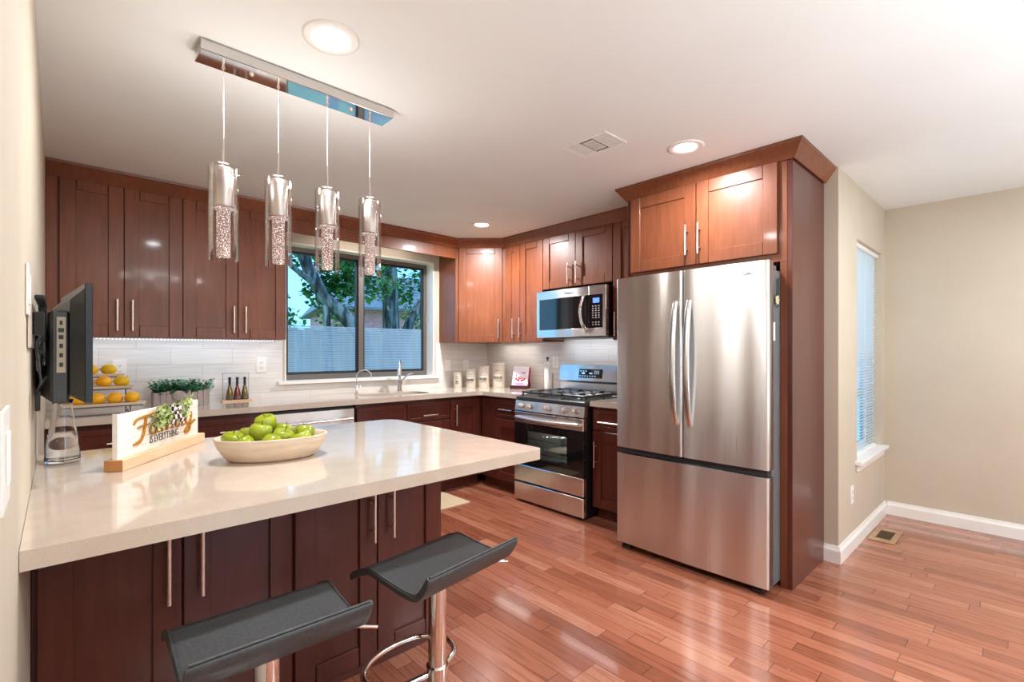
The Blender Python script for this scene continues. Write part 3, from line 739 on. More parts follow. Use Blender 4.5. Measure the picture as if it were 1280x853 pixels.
# ------------------------------------------------------------------ range
rg = thing('gas_range', 'stainless gas range with black oven door and cast iron grates', 'stove', (2.955, 3.113, 0), R)
RW = .768
m_ = MB(); m_.box(.004, .08, .02, .655, .03, .875); m_.box(.65, RW-.004, .02, .655, .03, .875); m_.box(.08, .65, .02, .655, .685, .875); m_.box(.08, .65, .02, .655, .03, .32); m_.box(.08, .65, .50, .655, .32, .685)
m_.done('body', M['plastic_black'], rg)
m_ = MB(); m_.box(0, RW, -.005, .60, .878, .912, .006); m_.box(.03, RW-.03, .03, .56, .905, .913, .002); ckt = m_.done('cooktop', M['plastic_gray'], rg)
m_ = MB(); m_.add([(0, -.004, .876), (RW, -.004, .876), (RW, -.018, .792), (0, -.018, .792), (0, .03, .876), (RW, .03, .876), (RW, .03, .792), (0, .03, .792)],
       [[0, 3, 2, 1], [0, 1, 5, 4], [1, 2, 6, 5], [3, 7, 6, 2], [0, 4, 7, 3], [4, 5, 6, 7]]); cp = m_.done('control_panel', M['steel'], rg)
for x in (.075, .175, .385, .575, .680):
    k = MB(); k.M = Matrix.Translation((x, -.013, .833)) @ Matrix.Rotation(math.radians(90-9), 4, 'X')
    k.lathe([(.0, .034), (.015, .034), (.018, .030), (.019, .008), (.024, .004), (.024, 0)], n=20); k.box(-.004, .004, -.017, .017, .03, .040, .001); k.done('knob', M['nickel'], cp)
# oven door with window
od = MB(); od.box(0, RW, -.025, .018, .688, .782, .004); od.box(0, RW, -.025, .018, .185, .325, .004); od.done('door_trim', M['steel'], rg)
gd = MB(); wx0, wx1, wz0, wz1 = .13, .60, .40, .625
gd.box(0, wx0, -.022, .014, .325, .688, .001); gd.box(wx1, RW, -.022, .014, .325, .688, .001); gd.box(wx0, wx1, -.022, .014, .325, wz0, .001); gd.box(wx0, wx1, -.022, .014, wz1, .688, .001)
ovd = gd.done('oven_door', M['black_glass'], rg)
MB().box(wx0, wx1, -.0195, -.0175, wz0, wz1, 0).done('window', thin_glass('oven_glass', (.55, .57, .58, 1), .3), ovd)
cm = mottled('grey_enamel', srgb(128, 134, 132), srgb(150, 156, 152), ns=30, rough=.3)
cav = MB(); cav.box(.0805, .082, .021, .499, .3205, .6845, 0).box(.648, .6495, .021, .499, .3205, .6845, 0).box(.082, .648, .497, .4995, .3205, .6845, 0).box(.082, .648, .021, .497, .3205, .323, 0).box(.082, .648, .021, .497, .682, .6845, 0)
cav.done('oven_cavity', cm, rg)
for z in (.43, .545):
    k = MB()
    for y in (.04, .46): k.cyl((.084, y, z), (.646, y, z), .003, n=6)
    for i in range(15): k.cyl((.1+i*.0375, .04, z), (.1+i*.0375, .46, z), .0015, n=5)
    k.done('oven_rack', M['chrome'], rg)
bw = MB(); bw.lathe([(.06, .0), (.11, .006), (.15, .016), (.15, .02), (.105, .011), (.0, .008)], c=(.36, .22, .4335), n=28)
tag(bw.done('baking_dish', M['ceramic'], None), 'pale round dish on the rack seen through the oven window', 'dish')
bpy.data.objects['baking_dish'].matrix_world = Matrix.Translation((2.955, 3.113, 0)) @ Matrix.Rotation(R, 4, 'Z')
ol = light('oven_lamp_light', 'POINT', (0, 0, 0), 3.5, color=(1, .93, .82), shadow_soft_size=.02); ol.parent = rg; ol.location = (.36, .44, .66)
# door handle and lower panel
h = MB(); pts = [(.03+.708*i/16, -.035-.030*math.sin(PI*i/16)**.6, .735-.006*math.sin(PI*i/16)) for i in range(17)]
h.tube(pts, .013, 12); h.cyl((.035, -.02, .735), (.035, -.045, .735), .011, n=10); h.cyl((RW-.035, -.02, .735), (RW-.035, -.045, .735), .011, n=10)
h.done('door_handle', M['nickel'], rg)
dr = MB().box(0, RW, -.025, .018, .022, .172, .004).done('storage_drawer', M['steel'], rg)
MB().box(.02, RW-.02, .03, .1, 0, .03).done('kick_plate', M['plastic_black'], rg)
# backguard
m_ = MB(); pf = [(.545, .913), (.60, .913), (.60, 1.178), (.575, 1.178), (.552, 1.035), (.575, 1.015), (.575, .935)]
n_ = len(pf); m_.add([(.012, y, z) for y, z in pf]+[(RW-.004, y, z) for y, z in pf], [list(range(n_)), list(range(n_, 2*n_))[::-1]]+[[i, n_+i, n_+(i+1) % n_, (i+1) % n_] for i in range(n_)])
bgd = m_.done('backguard', M['steel'], rg)
k = MB(); k.M = Matrix.Translation((.38, .5615, 1.105)) @ Matrix.Rotation(math.radians(-9.2), 4, 'X')
k.box(-.13, .13, -.004, .004, -.043, .038, .001); dsp = k.done('display', M['black_glass'], bgd)
k = MB(); k.M = Matrix.Translation((.38, .5615, 1.105)) @ Matrix.Rotation(math.radians(-9.2), 4, 'X')
for i in range(7): k.box(-.115+i*.028, -.105+i*.028, -.0052, -.004, -.030, -.022, 0)
for i in range(3): k.box(-.115+i*.03, -.10+i*.03, -.0052, -.004, .016, .022, 0)
for i in range(3):
    for j in range(3): k.box(.05+i*.02, .058+i*.02, -.0052, -.004, .008+j*.011-.012, .014+j*.011-.012, 0)
k.box(-.095, -.06, -.0052, -.004, -.008, .006, 0); k.box(-.01, .025, -.0052, -.004, -.006, .004, 0)
k.done('buttons', M['cyan_led'], dsp)
# burners and grates
for x, y in ((.17, .16), (.17, .42), (.384, .29), (.60, .16), (.60, .42)):
    k = MB(); k.lathe([(.055, .0), (.055, .006), (.04, .010), (.04, .016), (.0, .018)], c=(x, y, .912), n=20); k.done('burner', M['iron'], rg)
for gx0, gx1 in ((.035, .262), (.27, .498), (.506, .733)):
    k = MB(); z0, z1 = .936, .957; w_ = .0075
    def bar(a0, a1, b0, b1): k.box(a0, a1, b0, b1, z0, z1, .003)
    bar(gx0, gx1, .035, .035+2*w_); bar(gx0, gx1, .535, .535+2*w_); bar(gx0, gx0+2*w_, .035, .547); bar(gx1-2*w_, gx1, .035, .547)
    bar(gx0, gx1, .285, .297); xm = (gx0+gx1)/2
    bar(xm-w_, xm+w_, .035, .12); bar(xm-w_, xm+w_, .20, .285); bar(xm-w_, xm+w_, .297, .38); bar(xm-w_, xm+w_, .46, .547)
    for yy in (.16, .42): bar(gx0, xm-.04, yy-w_, yy+w_); bar(xm+.04, gx1, yy-w_, yy+w_)
    for yy in (.09, .225, .255, .325, .355, .49): bar(gx0, gx0+.04, yy-w_, yy+w_); bar(gx1-.04, gx1, yy-w_, yy+w_)
    for xx in (gx0, gx1-.014):
        for yy in (.035, .285, .533): k.box(xx, xx+.014, yy, yy+.014, .912, .934, .002)
    k.done('grate', M['iron'], rg)

# ------------------------------------------------------------------ microwave
mw = thing('microwave_oven', 'stainless over-the-range microwave with black window above the range', 'microwave', (3.232, 3.124, 1.428), R)
MW_, MH = .776, .418
MB().box(.004, MW_-.004, .03, .385, .004, MH-.002).done('body', M['plastic_black'], mw)
fm = MB(); fx1 = .605
fm.box(0, .035, -.01, .03, 0, MH, .004); fm.box(.035, fx1, -.01, .03, 0, .07, .003); fm.box(.035, fx1, -.01, .03, MH-.075, MH, .003)
dm = fm.done('door', M['steel'], mw)
wn = MB(); wn.box(.035, fx1, -.008, .025, .07, MH-.075, .001); wn = wn.done('window', M['black_glass'], dm)
h = MB(); pts = [(.545+.022*abs(2*i/14-1)**2, -.018-.035*math.sin(PI*i/14)**.7, .06+.29*i/14) for i in range(15)]
rs = []
for p in pts: rs.append([(p[0]-.016, p[1]+.006, p[2]), (p[0]-.012, p[1]-.006, p[2]), (p[0]+.012, p[1]-.006, p[2]), (p[0]+.016, p[1]+.006, p[2])])
h.rings(rs); h.done('handle', M['chrome'], dm)
pn = MB(); pn.box(fx1+.002, MW_, -.01, .03, 0, .07, .003); pn.box(fx1+.002, MW_, -.01, .03, MH-.075, MH, .003); pn.box(.742, MW_, -.01, .03, .07, MH-.075, .003); pn.done('panel_frame', M['steel'], mw)
cpn = MB(); cpn.box(fx1+.002, .742, -.009, .025, .07, MH-.075, .001); cpn = cpn.done('control_panel', M['black_glass'], mw)
MB().box(.645, .71, -.0105, -.009, .275, .315, 0).done('display', M['blue_led'], cpn)
k = MB()
for r_ in range(9):
    if r_ == 6: continue
    for c_ in range(3): k.box(.638+c_*.03, .652+c_*.03, -.0102, -.009, .092+(8-r_)*.019, .100+(8-r_)*.019, 0)
k.done('buttons', mat('button_print', srgb(190, 190, 190), rough=.5), cpn)
text('brand_lettering', 'Whirlpool', .024, M['ink'], dm, (.385, -.0108, MH-.038))
MB().box(.08, .30, .0, .06, -.014, .003, .002).done('vent_grille', M['plastic_black'], mw)
MB().box(.01, MW_-.01, .03, .38, -.012, .003, .002).done('base_panel', M['steel_side'], mw)

# ------------------------------------------------------------------ lights of the room
def can(x, y, label, k=1.0):
    c = thing('recessed_light', label, 'ceiling light', (x, y, H), 0, None)
    MB().lathe([(.098, 0), (.098, -.005), (.090, -.008), (.068, -.006), (.062, .0)], n=40).done('trim_ring', M['white'], c)
    MB().lathe([(.062, -.003), (.058, -.001)], n=40).done('baffle', M['white'], c)
    MB().lathe([(.0, -.0045), (.056, -.0045), (.060, -.002)], n=40).done('lens', M['lamp'], c)
    l = light('recessed_light_glow', 'AREA', (0, 0, -.012), CAN*k, color=(.97, .98, 1), shape='DISK', size=.11, spread=PI*.95); l.parent = c
    return c
can(.725, 1.738, 'round recessed ceiling light beside the pendant bar, nearest of the three', .62)
can(2.555, 1.323, 'round recessed ceiling light in front of the refrigerator enclosure', .7)
can(2.777, 3.377, 'round recessed ceiling light near the corner cabinet, farthest of the three', 1.35)
# air vent
vt = thing('ceiling_vent', 'white rectangular air vent grille set in the ceiling', 'vent', (2.158, 1.650, H), 0)
MB().box(-.10, .10, -.145, -.130, -.007, 0).box(-.10, .10, .130, .145, -.007, 0).box(-.10, -.082, -.13, .13, -.007, 0).box(.082, .10, -.13, .13, -.007, 0).done('frame', M['white'], vt)
MB().box(-.082, .082, -.13, .13, -.001, -.0002, 0).done('backing', mat('vent_shadow', srgb(96, 92, 88), rough=.9), vt)
k = MB()
for i in range(7): k.box(-.082, .082, -.126+i*.0125, -.1205+i*.0125, -.006, -.001, 0)
for i in range(7): k.box(-.082, .082, .126-i*.0125, .1205-i*.0125, -.006, -.001, 0)
for i in range(7): k.box(-.062+i*.019, -.052+i*.019, -.035, .035, -.006, -.001, 0)
k.done('slats', M['white'], vt)
# pendant fixture
pd = thing('pendant_light', 'chrome bar pendant with four seeded glass cylinders hanging over the peninsula', 'pendant light', (0, 0, 0))
cx0, cx1, cy0, cy1 = .378, 1.155, 2.055, 2.165
MB().box(cx0, cx1, cy0, cy1, 2.398, H-.0005, .002).done('canopy', M['chrome'], pd)
k = MB()
for x in (.56, .97): k.sphere((x, 2.11, 2.397), .009, n=12, m=8)
k.done('canopy_screw', M['nickel'], pd)
for i, x in enumerate((.462, .660, .862, 1.062)):
    z0, z1 = 1.650, 2.005
    y = 2.11
    c = MB(); c.cyl((x, y, 2.11), (x, y, 2.395), .0018, n=8); c.cyl((x, y, 2.38), (x, y, 2.40), .007, .004, n=12); cd = c.done('cable', M['nickel'], pd)
    c = MB(); c.cyl((x, y, 2.0), (x, y, 2.112), .0055, n=14); c.cyl((x, y, 1.995), (x, y, 2.006), .012, n=16); c.done('rod', M['chrome'], pd)
    c = MB(); c.lathe([(.0, 2.0), (.034, 2.0), (.036, 1.997), (.036, 1.855), (.034, 1.848), (.0, 1.848)], c=(x, y, 0), n=32)
    for a in (0, 2.1, 4.2): c.cyl((x, y, 1.985), (x+math.cos(a)*.054, y+math.sin(a)*.054, 1.985), .0022, n=6)
    sl = c.done('socket_sleeve', M['taupe'], pd)
    c = MB(); c.lathe([(.051, z1), (.051, z0), (.0495, z0-.001), (.048, z0), (.048, z1), (.0495, z1+.001), (.051, z1)], c=(x, y, 0), n=40); c.done('glass_shade', M['glass_tube'], pd)
    c = MB(); c.lathe([(.0, 1.848), (.036, 1.846), (.036, 1.842), (.024, 1.838), (.0235, 1.665), (.021, 1.660), (.0, 1.660)], c=(x, y, 0), n=28); c.done('seeded_glass', M['bubble'], pd)
    l = light('pendant_glow', 'POINT', (x, y, 2.03), 2.3, color=(1, .97, .93), shadow_soft_size=.02); l.parent = pd
# under cabinet strip
ls = thing('led_strip', 'thin strip of cool white leds under the left wall cabinets', 'led strip', (0, 0, 0))
MB().box(.05, 1.29, 4.20, 4.212, 1.388, 1.3945, 0).done('channel', M['white'], ls)
k = MB()
for i in range(60): k.box(.06+i*.0205, .064+i*.0205, 4.203, 4.209, 1.3865, 1.388, 0)
k.done('leds', M['led'], ls)
l = light('led_strip_glow', 'AREA', (.67, 4.19, 1.385), STRIP, rot=(.25, 0, 0), color=(.80, .88, 1), shape='RECTANGLE', size=1.22, size_y=.03); l.parent = ls
l = light('microwave_lamp_glow', 'AREA', (3.50, 2.72, 1.41), STRIP*.8, rot=(0, -.2, 0), color=(.84, .90, 1), shape='RECTANGLE', size=.03, size_y=.7); l.parent = None
light('valance_lamp_glow', 'AREA', (2.13, 4.14, 2.36), 2.0, color=(1, .95, .86), shape='RECTANGLE', size=.9, size_y=.1)
l = light('cabinet_lamp_glow', 'AREA', (3.50, 3.75, 1.388), STRIP*.6, color=(1, .96, .9), shape='RECTANGLE', size=.1, size_y=.5)

# ------------------------------------------------------------------ outlets
def outlet(loc, rz, label, switch=False, w=.075, h=.118):
    o = thing('light_switch' if switch else 'wall_outlet', label, 'switch' if switch else 'outlet', loc, rz)
    MB().box(-w/2, w/2, -.005, -.0003, -h/2, h/2, .003).done('plate', M['white'], o)
    if switch: MB().box(-.017, .017, -.008, -.0052, -.034, .034, .002).done('rocker', M['paper'], o)
    else:
        k = MB().use(M['white']); k.box(-.017, .017, -.0065, -.0052, -.036, .036, .001)
        k.use(M['ink'])
        for z in (-.02, .02): k.box(-.008, -.005, -.0072, -.0065, z-.005, z+.005, 0); k.box(.005, .008, -.0072, -.0065, z-.005, z+.005, 0); k.box(-.002, .002, -.0072, -.0065, z-.013, z-.009, 0)
        k.done('socket', None, o)
    return o
YT = YB-.0085
outlet((.31, YT, 1.185), 0, 'white wall outlet on the backsplash above the fruit rack')
outlet((1.21, YT, 1.192), 0, 'white wall outlet on the backsplash between oil bottles and window')
outlet((3.055, YT, 1.155), 0, 'white wall switch on the backsplash right of the window', True)
outlet((3.30, YT, 1.15), 0, 'white wall outlet partly hidden behind the corner canisters')
outlet((XR-.0085, 3.235, 1.20), R, 'white wall outlet on the tiles left of the paper towel roll')
outlet((3.82, YW-.0005, .36), 0, 'white outlet low on the wall beneath the blind window')
outlet((XL+.0005, .925, 1.16), PI/2, 'white wall switch at the left edge of the photo', True, w=.12, h=.13)
outlet((XL+.0005, 1.60, 1.445), PI/2, 'white wall plate behind the television bracket', True, h=.118)

# ------------------------------------------------------------------ things on the back counter
CT = .92
fk = thing('fruit_rack', 'black iron three-tier rack with pale wooden trays by the television', 'fruit rack', (0, 0, CT))
tiers = [(.0, .405, 3.87, .050), (.02, .355, 3.975, .148), (.035, .318, 4.08, .222)]
for (x0, x1, y, z) in tiers:
    k = MB(); k.prism(rrect(x0, x1, y-.045, y+.045, .025), z, z+.006)
    a = rrect(x0, x1, y-.045, y+.045, .025); b_ = rrect(x0+.01, x1-.01, y-.035, y+.035, .018)
    k.rings([[(p, q, z+.006) for p, q in a], [(p, q, z+.016) for p, q in rrect(x0-.006, x1+.006, y-.051, y+.051, .028)], [(p, q, z+.017) for p, q in rrect(x0-.002, x1+.002, y-.047, y+.047, .026)], [(p, q, z+.0065) for p, q in b_]], cap=False)
    k.done('tray', M['bowlwood'], fk)
k = MB(); rr_ = .0035
for x in (.05, .33):
    k.tube([(x, 3.80, .004), (x, 4.14, .004)], rr_, 6)
    k.tube([(x, 3.84, .004), (x, 3.84, .046), (x, 3.915, .046)], rr_, 6)
    k.tube([(x, 4.13, .004), (x, 4.13, .216), (x, 4.04, .218)], rr_, 6)
    k.tube([(x, 4.13, .144), (x, 3.935, .144)], rr_, 6)
for (x0, x1, y, z) in tiers:
    k.tube([(x0+.01, y-.03, z-.004), (x1-.01, y-.03, z-.004)], rr_, 6); k.tube([(x0+.01, y+.03, z-.004), (x1-.01, y+.03, z-.004)], rr_, 6)
k.tube([(-.02, 3.80, .004), (.40, 3.80, .004)], rr_, 6)
k.done('frame', M['iron'], fk)
def citrus(x, y, z, label, m, rz, r=.038):
    o = MB(); o.sphere((0, 0, 0), r, (1.12, .95, .88), 22, 14); o.use
    o = o.done('citrus_fruit', m); o.location = (x, y, z+r*.88); o.rotation_euler = (0, 0, rz); return o
G_ = 'citrus fruits on the rack'
def cit(x, y, z, m, label, rz):
    t = thing('citrus_fruit', label, 'fruit', (x, y, z), rz, G_); r = .041
    MB().sphere((0, 0, r*.88), r, (1.02, .96, .86), 22, 14).done('peel', m, t)
    MB().sphere((r*1.1, 0, r*.9), .004, (.6, 1, 1), 8, 6).done('stem_end', M['stem'], t)
    return t
for i, (x, d_) in enumerate(zip((.085, .172, .258, .342), ('leftmost', 'second from left', 'third from left', 'rightmost'))):
    cit(x, 3.868, CT+.058, M['citrus'], 'orange citrus fruit on the bottom tray of the rack, %s' % d_, .4*i)
for i, (x, d_) in enumerate(zip((.045, .125, .210, .297), ('hidden at left by the television', 'second from left', 'third from left', 'rightmost'))):
    cit(x, 3.975, CT+.156, M['citrus'] if i < 3 else M['citrus2'], 'yellow orange citrus fruit on the middle tray, %s' % d_, 1+.5*i)
for i, (x, d_) in enumerate(zip((.15, .24), ('left one beside the television edge', 'right one with a greenish tint'))):
    cit(x, 4.08, CT+.230, M['citrus2'], 'yellow citrus fruit on the top tray, %s' % d_, 2+i)

pl = thing('potted_plant', 'grey wooden picket planter filled with small green sprigs', 'potted plant', (.635, 4.11, CT))
PW, PD = .33, .11
k = MB(); k.box(-PW/2+.01, PW/2-.01, -PD/2+.008, -PD/2+.014, .0, .085, 0); k.box(-PW/2+.01, PW/2-.01, PD/2-.014, PD/2-.008, 0, .085, 0); k.box(-PW/2+.008, -PW/2+.016, -PD/2+.01, PD/2-.01, 0, .1); k.box(PW/2-.016, PW/2-.008, -PD/2+.01, PD/2-.01, 0, .1); k.box(-PW/2+.01, PW/2-.01, -PD/2+.01, PD/2-.01, 0, .06, 0)
k.done('box', M['greywood'], pl)
k = MB()
for i in range(9):
    x = -PW/2+.003+i*.0362
    for y in (-PD/2, PD/2-.008): k.box(x, x+.033, y, y+.007, 0, .098+.012*((i*7) % 3)/2, .003)
for i in range(3):
    for x in (-PW/2, PW/2-.007): k.box(x, x+.007, -PD/2+.002+i*.036, -PD/2+.035+i*.036, 0, .1, .002)
k.done('pickets', M['greywood'], pl)
k = MB(); k.M = Matrix.Translation((-.02, -PD/2-.006, .075)) @ Matrix.Rotation(PI/2, 4, 'X'); k.lathe([(0, .005), (.04, .005), (.042, .003), (.042, -.002)], n=28, sx=1, sy=.85); k.done('oval_plaque', M['greywood'], pl)
def leaf(k, p, d, ln, wd, up=Vector((0, 0, 1))):
    d = d.normalized(); s_ = d.cross(up); s_ = (s_.normalized() if s_.length > .01 else Vector((1, 0, 0))); n = s_.cross(d)
    a = p+d*ln*.33+s_*wd*.5+n*wd*.12; b_ = p+d*ln*.33-s_*wd*.5+n*wd*.12; c_ = p+d*ln*.7+s_*wd*.4+n*wd*.1; e = p+d*ln*.7-s_*wd*.4+n*wd*.1; m_ = p+d*ln*.5; t = p+d*ln
    k.add([p, b_, e, t, c_, a, m_], [[0, 6, 1], [1, 6, 2], [2, 6, 3], [3, 6, 4], [4, 6, 5], [5, 6, 0]], True)
k = MB(); rnd = random.Random(3)
for i in range(150):
    bx, by = rnd.uniform(-PW/2+.02, PW/2-.02), rnd.uniform(-PD/2+.015, PD/2-.015)
    dx = bx*.16+rnd.uniform(-.03, .03); dy = by*.6+rnd.uniform(-.03, .03); hh = rnd.uniform(.02, .085); 
    if abs(bx) > .13: dx *= 1.3
    p = Vector((bx, by, .06)); q = Vector((bx+dx, by+dy, .095+hh))
    k.tube([p, (p+q)/2+Vector((0, 0, .01)), q], .0012, 4)
    for j in range(9):
        u = .25+.75*j/8; pp = p.lerp(q, u); a = rnd.uniform(0, 2*PI)
        leaf(k, pp, Vector((math.cos(a), math.sin(a), .5)), rnd.uniform(.018, .028), .017)
k.done('foliage', M['leaf'], pl)

ow = thing('bottle_stand', 'small wooden board with a thin clear frame holding three oil bottles', 'stand', (1.01, 4.19, CT))
MB().box(-.105, .105, -.03, .03, 0, .012).done('board', M['palewood'], ow)
k = MB(); k.tube([(-.092, .026, .012), (-.092, .026, .215), (.088, .026, .215), (.088, .026, .012)], .0016, 6); k.done('wire_frame', M['iron'], ow)
MB().box(-.09, .086, .0255, .0275, .012, .214, 0).done('clear_back', M['acrylic'], ow)
for x, m_, lab in ((-.052, M['oil_y'], 'slim bottle of dark golden oil, leftmost on the stand'), (.0, M['oil_r'], 'slim bottle of reddish oil, middle one on the stand'), (.052, M['oil_y'], 'slim bottle of yellow green oil, rightmost on the stand')):
    t = thing('oil_bottle', lab, 'bottle', (1.01+x, 4.185, CT+.0125), 0)
    MB().lathe([(0, 0), (.026, 0), (.0275, .005), (.021, .06), (.010, .105), (.0085, .118), (0, .118)], n=20).done('body', m_, t)
    MB().lathe([(.0278, .010), (.0252, .028), (.0248, .028)], n=20).done('label', M['ink'], t)
    MB().lathe([(.0088, .108), (.0092, .125), (.0092, .158), (.0105, .160), (.0105, .172), (0, .173)], n=16).done('cap', M['cork'], t)

# faucets
fa = thing('kitchen_faucet', 'chrome pull-down kitchen faucet with side lever behind the sink', 'faucet', (2.405, 4.165, CT), math.radians(-30))
k = MB(); k.lathe([(.030, 0), (.030, .006), (.025, .012), (.024, .11), (.018, .118), (0, .118)], n=24); k.tube([(0, 0, .10), (0, .0, .22), (0, -.02, .275), (0, -.06, .300), (0, -.10, .292), (0, -.125, .255)], .015, 14); k.done('spout', M['chrome'], fa)
MB().cyl((0, -.122, .262), (-.003, -.135, .165), .018, .022, n=18).done('spray_head', M['chrome'], fa)
k = MB(); k.tube([(.0, 0, .05), (.035, 0, .095), (.06, 0, .14), (.09, -.005, .165), (.13, -.01, .17)], .01, 10, rr=[.019, .018, .012, .007, .005]); k.done('lever', M['chrome'], fa)
fa = thing('filter_faucet', 'small thin arched chrome water filter tap left of the sink', 'faucet', (1.975, 4.18, CT))
k = MB(); k.lathe([(.02, 0), (.02, .006), (.014, .012), (.014, .06), (.007, .075), (0, .075)], n=20)
k.tube([(0, 0, .07), (0, 0, .16)]+[(.055-.055*math.cos(a), -.035+.035*math.cos(a), .16+.055*math.sin(a)) for a in [PI*i/10 for i in range(1, 10)]]+[(.112, -.07, .14)], .0048, 10); k.done('spout', M['chrome'], fa)
k = MB(); k.tube([(0, 0, .045), (.03, -.005, .045), (.035, -.006, .08)], .004, 8, rr=[.008, .006, .004]); k.done('lever', M['chrome'], fa)

# canisters
for (x, y, r, h_, word, adj) in ((3.10, 4.165, .043, .165, 'TEA', 'smallest cream canister with round knob lid at the left of the row'), (3.205, 4.075, .053, .20, 'COFFEE', 'second cream canister in the row, wider than the smallest'),
                         (3.305, 3.98, .058, .228, 'SUGAR', 'third cream canister in the row, reading sugar'), (3.425, 3.88, .066, .258, 'FLOUR', 'tallest cream canister, beside the recipe book')):
    t = thing('canister', adj, 'canister', (x, y, CT), -math.radians(50), 'cream canisters in the counter corner')
    MB().lathe([(0, 0), (r*.97, 0), (r, .004), (r, h_-.012), (r*.98, h_-.010), (0, h_-.010)], n=36).done('body', M['ceramic'], t)
    MB().lathe([(r*1.02, h_-.012), (r*1.03, h_-.002), (r*.98, h_), (0, h_+.002)], n=36).done('lid', M['ceramic'], t)
    MB().sphere((0, 0, h_+.009), .009, n=12, m=8).done('knob', M['ceramic'], t)
    x_ = text('lettering', word, r*.62, M['ink'], t, (0, -r-.0002, h_*.42), sx=.72, extrude=.008)
    k = MB()
    for zz, ww in ((h_*.60, r*.5), (h_*.70, r*.38), (h_*.28, r*.45)): k.tube([(-ww+2*ww*i/12, -math.sqrt(r*r-(-ww+2*ww*i/12)**2)-.0008, zz+.005*math.sin(i*1.6)) for i in range(13)], .0017, 5)
    k.done('flourish', M['ink'], t)

# recipe book on its stand, facing -X-ish
bk = thing('cookbook', 'white and pink cookbook with red spine leaning near the canisters', 'book', (3.46, 3.60, CT+.027), -math.radians(62))
k = MB().use(M['cover']); bm_ = Matrix.Rotation(math.radians(-22), 4, 'X'); k.M = bm_
k.box(-.085, .085, 0, .003, 0, .215, .001); k.use(M['red']); k.box(-.085, .085, .040, .043, 0, .215, .001); k.box(.082, .0865, 0, .043, 0, .215, .001)
pg = MB(); pg.M = bm_; pg.box(-.082, .081, .0035, .0395, .003, .212, 0); pg.done('pages', M['paper'], bk)
def disc(k, x, z, rx, rz_, y=-.0009):
    n = 18; k.add([(x+rx*math.cos(t*2*PI/n), y, z+rz_*math.sin(t*2*PI/n)) for t in range(n)], [list(range(n))])
k.use(M['red'])
for (a, b_, q) in ((-.035, .080, .020), (.0, .090, .022), (.034, .076, .020), (-.018, .062, .014), (.018, .060, .014)): disc(k, a, b_, q, q*.8)
k.use(M['cover']); 
for (a, b_) in ((-.03, .083), (.003, .092), (.03, .078)): disc(k, a, b_, .008, .005, -.0014)
k.use(M['pink']); disc(k, 0, .025, .055, .014); disc(k, .03, .145, .022, .01); k.use(M['ink']); disc(k, -.045, .115, .008, .008)
k.done('cover', None, bk)
bs = thing('book_stand', 'dark little easel holding the cookbook upright on the counter', 'stand', (3.46, 3.60, CT), -math.radians(62))
k = MB(); k.box(-.095, .09, -.022, .05, 0.0, .010, .002); k.box(-.095, .09, -.026, -.018, 0, .036, .002); k.add([(.07, .05, .009), (.085, .05, .009), (.085, .12, .009), (.07, .12, .009), (.07, .075, .15), (.085, .075, .15)], [[0, 3, 4], [1, 5, 2], [0, 1, 2, 3], [3, 2, 5, 4], [0, 4, 5, 1]]); k.done('easel', mat('dark_red_wood', srgb(70, 24, 26), rough=.5), bs)

# paper towel holder
pt = thing('paper_towel_holder', 'slim white paper towel roll on a holder beside the range', 'paper towel holder', (3.48, 3.225, CT))
MB().lathe([(0, 0), (.055, 0), (.058, .004), (.054, .010), (0, .012)], n=28).done('base', M['iron'], pt)
MB().lathe([(.010, .013), (.030, .013), (.031, .015), (.031, .283), (.030, .285), (.010, .285), (.010, .013)], n=30).done('paper_roll', M['paper'], pt)
k = MB(); k.cyl((0, 0, .01), (0, 0, .30), .005, n=10); k.lathe([(0, .295), (.006, .296), (.008, .304), (.013, .312), (.014, .320), (.009, .330), (0, .333)], n=16); k.done('finial', mat('dark_bronze', srgb(96, 66, 52), rough=.4, metal=.5), pt)
MB().cyl((.02, -.05, .008), (.02, -.05, .17), .004, n=8).done('side_rod', M['iron'], pt)

# ------------------------------------------------------------------ things on the peninsula
sg = thing('wooden_sign', 'whitewashed plank sign reading family is everything on a pine block', 'sign', (.150, 1.965, CT), math.radians(55))
SL = .535
k = MB(); k.box(0, SL, .0, .055, 0, .037, .0025); blk = k.done('base_block', M['palewood'], sg)
MB().box(-.0008, .0002, .001, .054, .001, .036, 0).done('block_end', M['endwood'], blk)
k = MB(); 
for i in range(5): k.box(.012, SL-.012, .022, .034, .030+i*.030, .0592+i*.030, .0012)
bd = k.done('plank_board', M['whitewash'], sg)
MB().box(.008, .0118, .020, .036, .030, .182, .001).done('edge_strip', M['whitewash'], sg)
